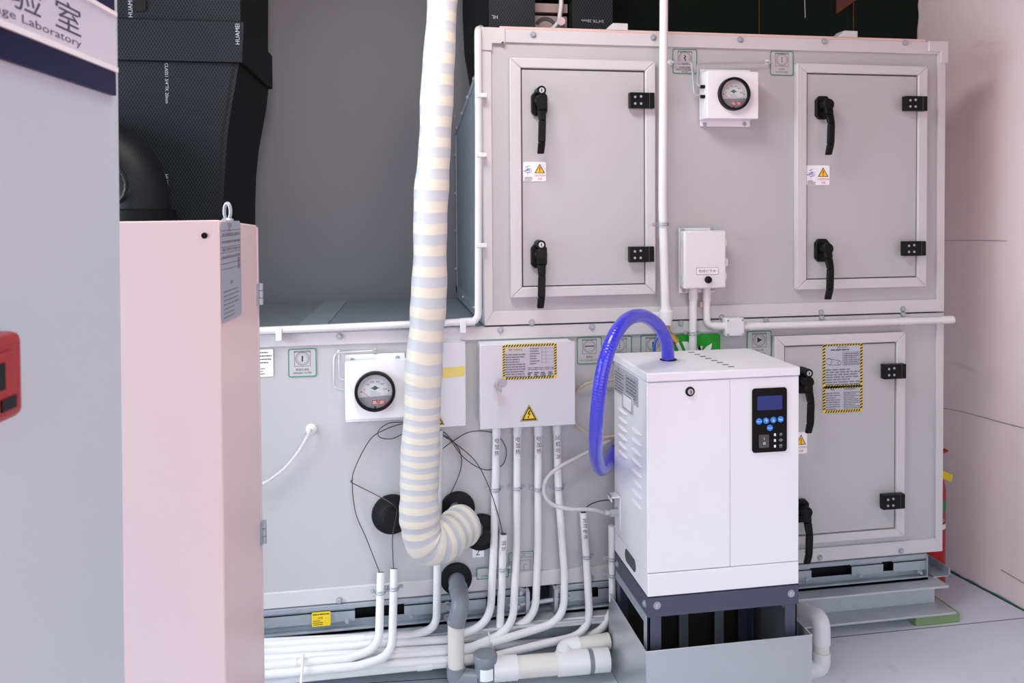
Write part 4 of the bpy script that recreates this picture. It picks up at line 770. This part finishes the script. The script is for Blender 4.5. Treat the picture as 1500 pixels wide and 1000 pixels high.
a = A(1027, 446, -.005); tag(MB().prism([(a.x-.008, a.z-.01), (a.x+.01, a.z-.008), (a.x+.012, a.z+.008), (a.x-.006, a.z+.012)], -.012, -.0005).build('wall_clip', 'woodstrip', org=a, bevel=.002), 'small pinkish clip between the two conduits under the switch box', 'clip')
# ================================================================== cabinet at the left, nearer than the unit
zc = 1.72
def CB(px, py, k): return CAM+ray(px, py)*(zc*k)
K = thing('metal_cabinet', 'tall pink-tinted metal cabinet with a rating plate and hinges, at the left', 'cabinet', (-.75, -.65, FZ))
fr_ = V(CB(320.8, 322, 1)); fl_ = V(CB(120, 325, .985)); bk_ = V(CB(376, 329.5, 1.19)); bl_ = fl_+(bk_-fr_); bl_.z = fl_.z-.02
top = [fl_, fr_, bk_, bl_]; low = [V((q.x, q.y, FZ)) for q in top]
cbody = MB().hexa(low, top).build('body', 'pinktint', K, bevel=.003)
sd_ = (V((bk_.x, bk_.y, 0))-V((fr_.x, fr_.y, 0))); sl = sd_.length; sd_.normalize(); sn = V((sd_.y, -sd_.x, 0))
p = Plate(fr_+sd_*.004+sn*.0004+V((0, 0, -.004)), sd_, (0, 0, -1), sl*.50, .212, .0008); p.up_(); p.text(.5, .045, .022, '铭牌', 1)
for i in range(8): p.line(.02, .09+.055*i, .98, .09+.055*i, .012, 2)
for i in range(4): p.textlines(.08, .1+.075*i, .95, .16+.075*i, 1, 2, .4)
p.rect(.82, .38, .93, .5, 2); p.text(.5, .62, .05, '说明', 2); p.textlines(.1, .68, .85, .98, 7, 2, .35); p.build('rating_plate', ['silverlabel2', 'ink', 'inkgrey'], cbody)
e0 = V((bk_.x, bk_.y, 0))
for (y0, y1) in ((415, 447), (767, 802)):
    a = CB(374, y0, 1.19); b_ = CB(376, y1, 1.19); m_ = MB()
    for i in range(3): z0 = b_.z+(a.z-b_.z)*(i+.04)/3; z1 = b_.z+(a.z-b_.z)*(i+.96)/3; q_ = e0+sn*.006+sd_*.004; m_.cyl((q_.x, q_.y, z0), (q_.x, q_.y, z1), .0065, 14)
    q_ = e0-sd_*.016+sn*.001; m_.hexa([V((q_.x, q_.y, b_.z)), V((e0.x+sn.x*.004, e0.y+sn.y*.004, b_.z)), V((e0.x, e0.y, b_.z)), V((q_.x-sn.x*.002, q_.y, b_.z))], [V((q_.x, q_.y, a.z)), V((e0.x+sn.x*.004, e0.y+sn.y*.004, a.z)), V((e0.x, e0.y, a.z)), V((q_.x-sn.x*.002, q_.y, a.z))])
    m_.build('hinge', 'steel', cbody)
# rear door leaf edge, a hair proud of the body
dl_ = MB(); g0_ = e0+sd_*.003; g1__ = e0+sd_*.016; bx = V((bl_.x, bl_.y, 0))+sd_*.003; bx1 = bx+sd_*.013
dl_.hexa([V((q.x, q.y, FZ+.02)) for q in (g0_, g1__, bx1, bx)], [V((q.x, q.y, bk_.z-.006)) for q in (g0_, g1__, bx1, bx)]); dl_.build('door', 'pinktint', K, bevel=.001)
c = CB(299.5, 345, .9985); MB().cyl(c+V((0, .004, 0)), c+V((0, -.0015, 0)), .0062, 16).build('knockout_hole', 'black', K)
c = fr_.lerp(bk_, .18)+V((-.0, .01, -.004)); m_ = MB(); m_.lathe(c, (0, 0, 1), [(.012, 0), (.013, .006), (.009, .010)], 16); m_.tube([c+V((.007*math.sin(a), -.004*math.sin(a), .024-.018*math.cos(a))) for a in [2*PI*k/20 for k in range(21)]], .0038, 10, caps=(False, False)); m_.build('lifting_eye', 'steel', K)
# ================================================================== black insulated ducts
def loft_duct(name, label, ys, fl_px, fe_px, be_px, Yf, Yb, m, band=None):
    """duct whose front face lies at Yf and back edge at Yb; pixel columns give its right edges"""
    F_ = []
    for y, l, e_, b2 in zip(ys, fl_px, fe_px, be_px):
        p1_ = A(l, y, Yf); p2_ = A(e_, y, Yf); X2 = A(b2, y, Yb).x
        F_.append([V((p1_.x, Yf, p2_.z)), p2_, V((X2, Yb, p2_.z)), V((p1_.x, Yb, p2_.z))])
    return F_
DU = thing('ventilation_duct', 'tall duct in black diamond-embossed insulation, behind the metal cabinet', 'duct', (-.9, .45, ZJ+.006))
ys = [-230, 30, 60, 90, 125, 160, 200, 250, 300, 345, 500]; fe = [352, 352, 352, 350, 345, 338, 333, 329, 327, 326, 326]; be = [392, 392, 393, 393, 390, 385, 379, 375, 374, 374, 374]
rows = loft_duct('d', '', ys, [20]*11, fe, be, .18, .75, 'insul')
for q in rows[-1]: q.z = ZJ+.006
for i in range(10): pass
m_ = MB(); vs = [v for r_ in rows for v in r_]; fs = []; ms = []
for i in range(len(rows)-1):
    for k in range(4): m_.add([rows[i][k], rows[i][(k+1) % 4], rows[i+1][(k+1) % 4], rows[i+1][k]], [(0, 1, 2, 3)], 0 if k == 0 else 1)
m_.add(rows[0], [(0, 1, 2, 3)], 1); m_.add(rows[-1], [(0, 1, 2, 3)], 1)
bmv = m_; duct = m_.build('duct_wrap', ['insul', 'insulplain'], DU, smooth_ang=30)
def widen(r_, d_): return [r_[0]+V((-d_, -d_, 0)), r_[1]+V((d_, -d_, 0)), r_[2]+V((d_, d_, 0)), r_[3]+V((-d_, d_, 0))]
zt0, zt1 = A(300, 31, .18).z, A(300, 92, .18).z
ra, rb = [V((q.x, q.y, zt0)) for q in widen(rows[1], .014)], [V((q.x, q.y, zt1)) for q in widen(rows[3], .014)]
m_ = MB(); m_.hexa(rb, ra); m_.m = [1, 1, 0, 1, 1, 1]; m_.build('flange_wrap', ['insul', 'insulplain'], DU, bevel=.004)
# edging strip down the front right corner
st_ = [V((r_[1].x-.004, .178, r_[1].z)) for r_ in rows[3:10]]
for i, q in enumerate(st_): q.x -= .004*(i % 2)
m_ = MB(); n = len(st_); m_.add([q+V((-.012, 0, 0)) for q in st_]+[q+V((.006, .004, 0)) for q in st_], [(i, i+1, n+i+1, n+i) for i in range(n-1)]); m_.build('corner_strip', 'rubber', DU)
def duct_text(parent, px, py, h, s_, rot, Y, Ht=.02):
    a = A(px, py, Y); p = Plate((a.x, Y, a.z), (1, 0, 0), (0, 0, -1), 1, 1, .0003); p.v = []; p.f = []; p.m = []; p.lay = .0012; p.text(0, 0, h, s_, 0, rot=rot); p.build('print', 'silverlabel', parent)
duct_text(DU, 191, 10, .013, 'HUAMEI', -PI/2, .18); duct_text(DU, 349-1, 50, .013, 'HUAMEI', -PI/2, .165); duct_text(DU, 244.5, 122, .010, 'CLASS1 3/4"TK 20mm', PI/2, .18); duct_text(DU, 244, 268, .011, 'HUAMEI', PI/2, .18)
p = plate(196, 0, 214, 17, .178, .004); p.build('patch', 'rubber', DU)
# round elbow in front of it
EL = thing('duct_elbow', 'round black insulated elbow curving down beside the tall duct, far left', 'duct', A(205, 360, .06))
P = [A(*q) for q in ((60, 205, .05), (120, 212, .05), (165, 232, .05), (192, 268, .05), (200, 320, .05), (202, 380, .05))]
m_ = MB(); m_.tube(smooth(P), lambda t: .098, 28); m_.build('elbow_wrap', 'insulsmall', EL)
m_ = MB(); c = A(200, 308, .05); m_.lathe((c.x, .05, c.z-.22), (0, 0, 1), [(.112, 0), (.112, .22), (.104, .224)], 32); m_.build('flange_wrap', 'insulplain', EL)
m_ = MB(); c = A(182, 260, .05); m_.torus((c.x-.02, -.052+.0, c.z-.02), (.3, 1, .2), .06, .006, 20, 6); m_.build('edge_tape', 'insul', EL)
m_ = MB(); c = A(200, 340, .05); m_.cyl((c.x, .05, ZJ+.006), (c.x, .05, c.z), .1, 28); m_.build('lower_wrap', 'insulsmall', EL)
# ducts over the upper unit
UD = thing('ventilation_duct', 'black insulated duct rising off the left end of the upper unit', 'duct', (.1, .4, ZT-.1))
x0, x1 = A(716, 20, .14).x, A(783, 20, .14).x
yz = [(.14, 1.95), (.14, 2.9), (.75, 2.9), (.78, 2.25), (.72, 2.08), (.5, 1.89)]
m_ = MB(); m_.hexa([(x0-.02*(y > .3), y, z) for y, z in yz], [(x1, y, z) for y, z in yz]); m_.build('duct_wrap', ['insulplain'], UD, bevel=.012)
m_ = MB(); m_.box(x0, x1+.001, .136, .14, 2.05, 2.9); m_.build('front_sheet', 'insul', UD)
duct_text(UD, 724.5, 25, .012, 'HL', PI, .136)
UR = thing('ventilation_duct', 'black insulated duct rising off the middle of the upper unit, right of the damper', 'duct', (.35, .4, ZT-.1))
x2, x3 = A(838, 20, .14).x, A(897, 20, .14).x
m_ = MB(); m_.box(x2, x3, .14, .8, 1.955, 2.9); m_.build('duct_wrap', 'insulplain', UR, bevel=.012); MB().box(x2, x3, .136, .14, 2.05, 2.9).build('front_sheet', 'insul', UR)
duct_text(UR, 868, 31, .010, '3/4"TK 20mm', PI, .136)
DM = thing('damper', 'grey metal damper with a lever and curved scale between the two upper ducts', 'damper', ((x1+x2)/2, .2, 1.96))
d0, d1 = x1+.004, x2-.004; zz = A(805, 30, .18).z
MB().box(d0, d1, .2, .21, 1.96, zz+.02).build('damper_plate', 'damper', DM); MB().box(d0, d1, .19, .22, zz+.03, zz+.06).build('cross_bar', 'damper', DM)
cx = A(800, 40, .19).x; zq = A(800, 41, .19).z
m_ = MB(); 
for k in range(9):
    a0_, a1_ = math.radians(20+15*k), math.radians(35+15*k); m_.hexa([(cx+r_*math.cos(a), .196, zq+r_*math.sin(a)) for r_, a in ((.028, a0_), (.028, a1_), (.04, a1_), (.04, a0_))], [(cx+r_*math.cos(a), .2, zq+r_*math.sin(a)) for r_, a in ((.028, a0_), (.028, a1_), (.04, a1_), (.04, a0_))])
m_.build('scale_arc', 'gap', DM)
m_ = MB(); m_.tube([A(808, 44, .18), A(819, 32, .17), A(822, 8, .17), A(823, -40, .17)], .008, 10); m_.build('lever', 'alu', DM); MB().cyl(A(822, 31, .175), A(822, 31, .15), .014, 14).build('pivot_nut', 'chrome', DM)
# dark green sheet and gap behind the unit
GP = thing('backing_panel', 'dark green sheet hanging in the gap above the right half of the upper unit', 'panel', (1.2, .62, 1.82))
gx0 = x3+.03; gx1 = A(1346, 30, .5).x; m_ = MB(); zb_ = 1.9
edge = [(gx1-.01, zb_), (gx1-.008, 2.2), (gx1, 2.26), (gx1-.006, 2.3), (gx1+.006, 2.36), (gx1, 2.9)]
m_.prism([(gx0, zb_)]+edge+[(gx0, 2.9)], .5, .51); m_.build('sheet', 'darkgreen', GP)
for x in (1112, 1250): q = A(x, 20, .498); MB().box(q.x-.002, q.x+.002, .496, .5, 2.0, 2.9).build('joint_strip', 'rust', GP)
a, b_ = A(1226, -40, .49), A(1228, 20, .49); m_ = MB(); m_.prism([(a.x, b_.z), (a.x+.09, b_.z+.06), (a.x+.2, b_.z+.2), (a.x, b_.z+.2)], .49, .499); m_.build('rust_patch', 'rust', GP)
MB().cyl(A(1178, -30, .49), A(1179.5, 26, .49), .0018, 6).build('hanging_wire', 'steel', GP)
# ================================================================== sign and call point on the partition
a = AL(163, 0); sg = thing('door_sign', 'silver and navy sign lettered in Chinese and English on the partition', 'sign', part_pt(.06, .004, AL(163, 138).z))
tR = (part_pt(0, 0, 1)-AL(163, 60)*V((1, 1, 0)).length).length if 0 else ((ed-V((AL(163, 60).x, AL(163, 60).y, 0))).length)
def SP(tl, zt0_, zb0_, th, base=.0): # strip of the sign, from tR leftwards
    return Plate(part_pt(tR+tl, base+.0005, zt0_), pd, (0, 0, -1), tl, zt0_-zb0_, th)
zA, zB, zC, zD = AL(163, 19).z, AL(163, 25).z, AL(163, 99).z, AL(163, 106).z; zE = AL(161, 139.5).z; zT = zA+.045
for (nm, m__, z0, z1, th) in (('navy_band', 'navy', zT, zA, .004), ('silver_strip', 'chrome', zA, zB, .007), ('silver_strip', 'chrome', zC, zD, .007), ('navy_band', 'navy', zD, zE, .004)):
    SP(.62, z0, z1, th).build(nm, m__ if m__ != 'chrome' else 'paper', sg)
pl = SP(.62, zB, zC, .005); pl.lay = .0053
def u_of(px, py): q = AL(px, py, .006); return 1-((ed-V((q.x, q.y, 0))).length-tR)/.62
hgt = zB-zC
def fit(u0_, u1_, v, h, t):
    vs, fs, asp = text_mesh(t); ws = (u1_-u0_)*pl.W; hm = h*pl.H
    pl.add([pl.O+pl.R*(u0_*pl.W+x/asp*ws)+pl.D*(v*pl.H-(y-.5)*hm)+pl.N*pl.lay for x, y in vs], fs, 1)
ua, ub = u_of(82, 30), u_of(119, 30); st_p = ua-u_of(16, 10)
for i_, ch in enumerate('室验实能储'): fit(ua-i_*st_p, ub-i_*st_p, .47, .50, ch)
lw = ub-u_of(33, 30); fit(ub-lw, ub, .86, .17, 'Laboratory'); fit(ub-lw*2.42, ub-lw*1.09, .86, .17, 'Energy Storage')
pl.build('lettered_plate', ['signgrey', 'signtext'], sg)
cpz0, cpz1 = AL(36, 482, .026).z, AL(36, 607, .026).z; q = AL(36, 545, .026)-pn*.026; tcp = (ed-V((q.x, q.y, 0))).length
CPT = thing('alarm_call_point', 'red wall-mounted alarm call point at the left edge of the picture', 'call point', part_pt(tcp+.05, 0, cpz1))
def pbox(t0, t1, o0, o1, z0, z1): return MB().hexa([part_pt(t0, o0, z0), part_pt(t1, o0, z0), part_pt(t1, o1, z0), part_pt(t0, o1, z0)], [part_pt(t0, o0, z1), part_pt(t1, o0, z1), part_pt(t1, o1, z1), part_pt(t0, o1, z1)])
pbox(tcp, tcp+.095, 0, .026, cpz1, cpz0).build('case', 'darkred', CPT, bevel=.008, seg=3)
pbox(tcp+.020, tcp+.08, .026, .029, cpz1+.014, cpz0-.014).build('cover_frame', 'darkred', CPT, bevel=.002); pbox(tcp+.038, tcp+.07, .029, .030, cpz1+.03, cpz0-.022).build('window', 'black', CPT); pbox(tcp+.022, tcp+.045, .029, .0305, cpz1+.012, cpz1+.022).build('reset_slot', 'black', CPT)
# ================================================================== fire extinguisher and wall cables
fx = AZ(1385.5, 850, FZ); fc = V((fx.x-.062, fx.y+.02, FZ)); FE = thing('fire_extinguisher', 'red fire extinguisher half hidden behind the right end of the unit', 'fire extinguisher', fc)
MB().lathe(fc, (0, 0, 1), [(.058, 0), (.06, .006), (.06, .36), (.054, .395), (.035, .425), (.02, .437), (.02, .45)], 28).build('cylinder', 'red', FE)
MB().lathe(fc+V((0, 0, .45)), (0, 0, 1), [(.018, 0), (.018, .03)], 14).build('valve', 'brass', FE)
m_ = MB(); m_.hexa([fc+V(q_) for q_ in ((-.03, -.012, .475), (.075, -.012, .50), (.075, .012, .50), (-.03, .012, .475))], [fc+V(q_) for q_ in ((-.03, -.012, .48), (.075, -.012, .507), (.075, .012, .507), (-.03, .012, .48))]); m_.build('squeeze_lever', 'red', FE)
m_ = MB(); m_.hexa([fc+V(q_) for q_ in ((.03, -.02, .44), (.09, -.02, .41), (.082, -.02, .385), (.022, -.02, .41))], [fc+V(q_) for q_ in ((.03, -.018, .44), (.09, -.018, .41), (.082, -.018, .385), (.022, -.018, .41))]); m_.build('hang_tag', 'yellow', FE)
for (z0, z1, mm_, nm) in ((.28, .325, 'green', 'green_label'), (.245, .256, 'pad', 'lime_band'), (.215, .235, 'paper', 'white_label')):
    MB().lathe(fc+V((0, 0, z0)), (0, 0, 1), [(.0606, 0), (.0606, z1-z0)], 28, caps=(False, False)).build(nm, mm_, FE)
def wall_wire(label, pts, r):
    P = smooth([AW(x, y, .004) for x, y in pts]); tag(MB().tube(P, r, 6).build('cable', 'wallcable', org=P[0]), label, 'cable')
wall_wire('thin dark cable sagging across the right wall at mid height', [(1372, 596), (1386, 598.5), (1405, 602), (1440, 611), (1470, 619), (1500, 627), (1540, 640)], .0012)
wall_wire('thin dark cable line on the right wall above the long conduit', [(1375, 353), (1400, 352), (1440, 352), (1475, 353)], .0009)
wall_wire('short thin cable line low on the right wall near the floor', [(1466, 834), (1480, 842), (1500, 854), (1530, 870)], .0012)
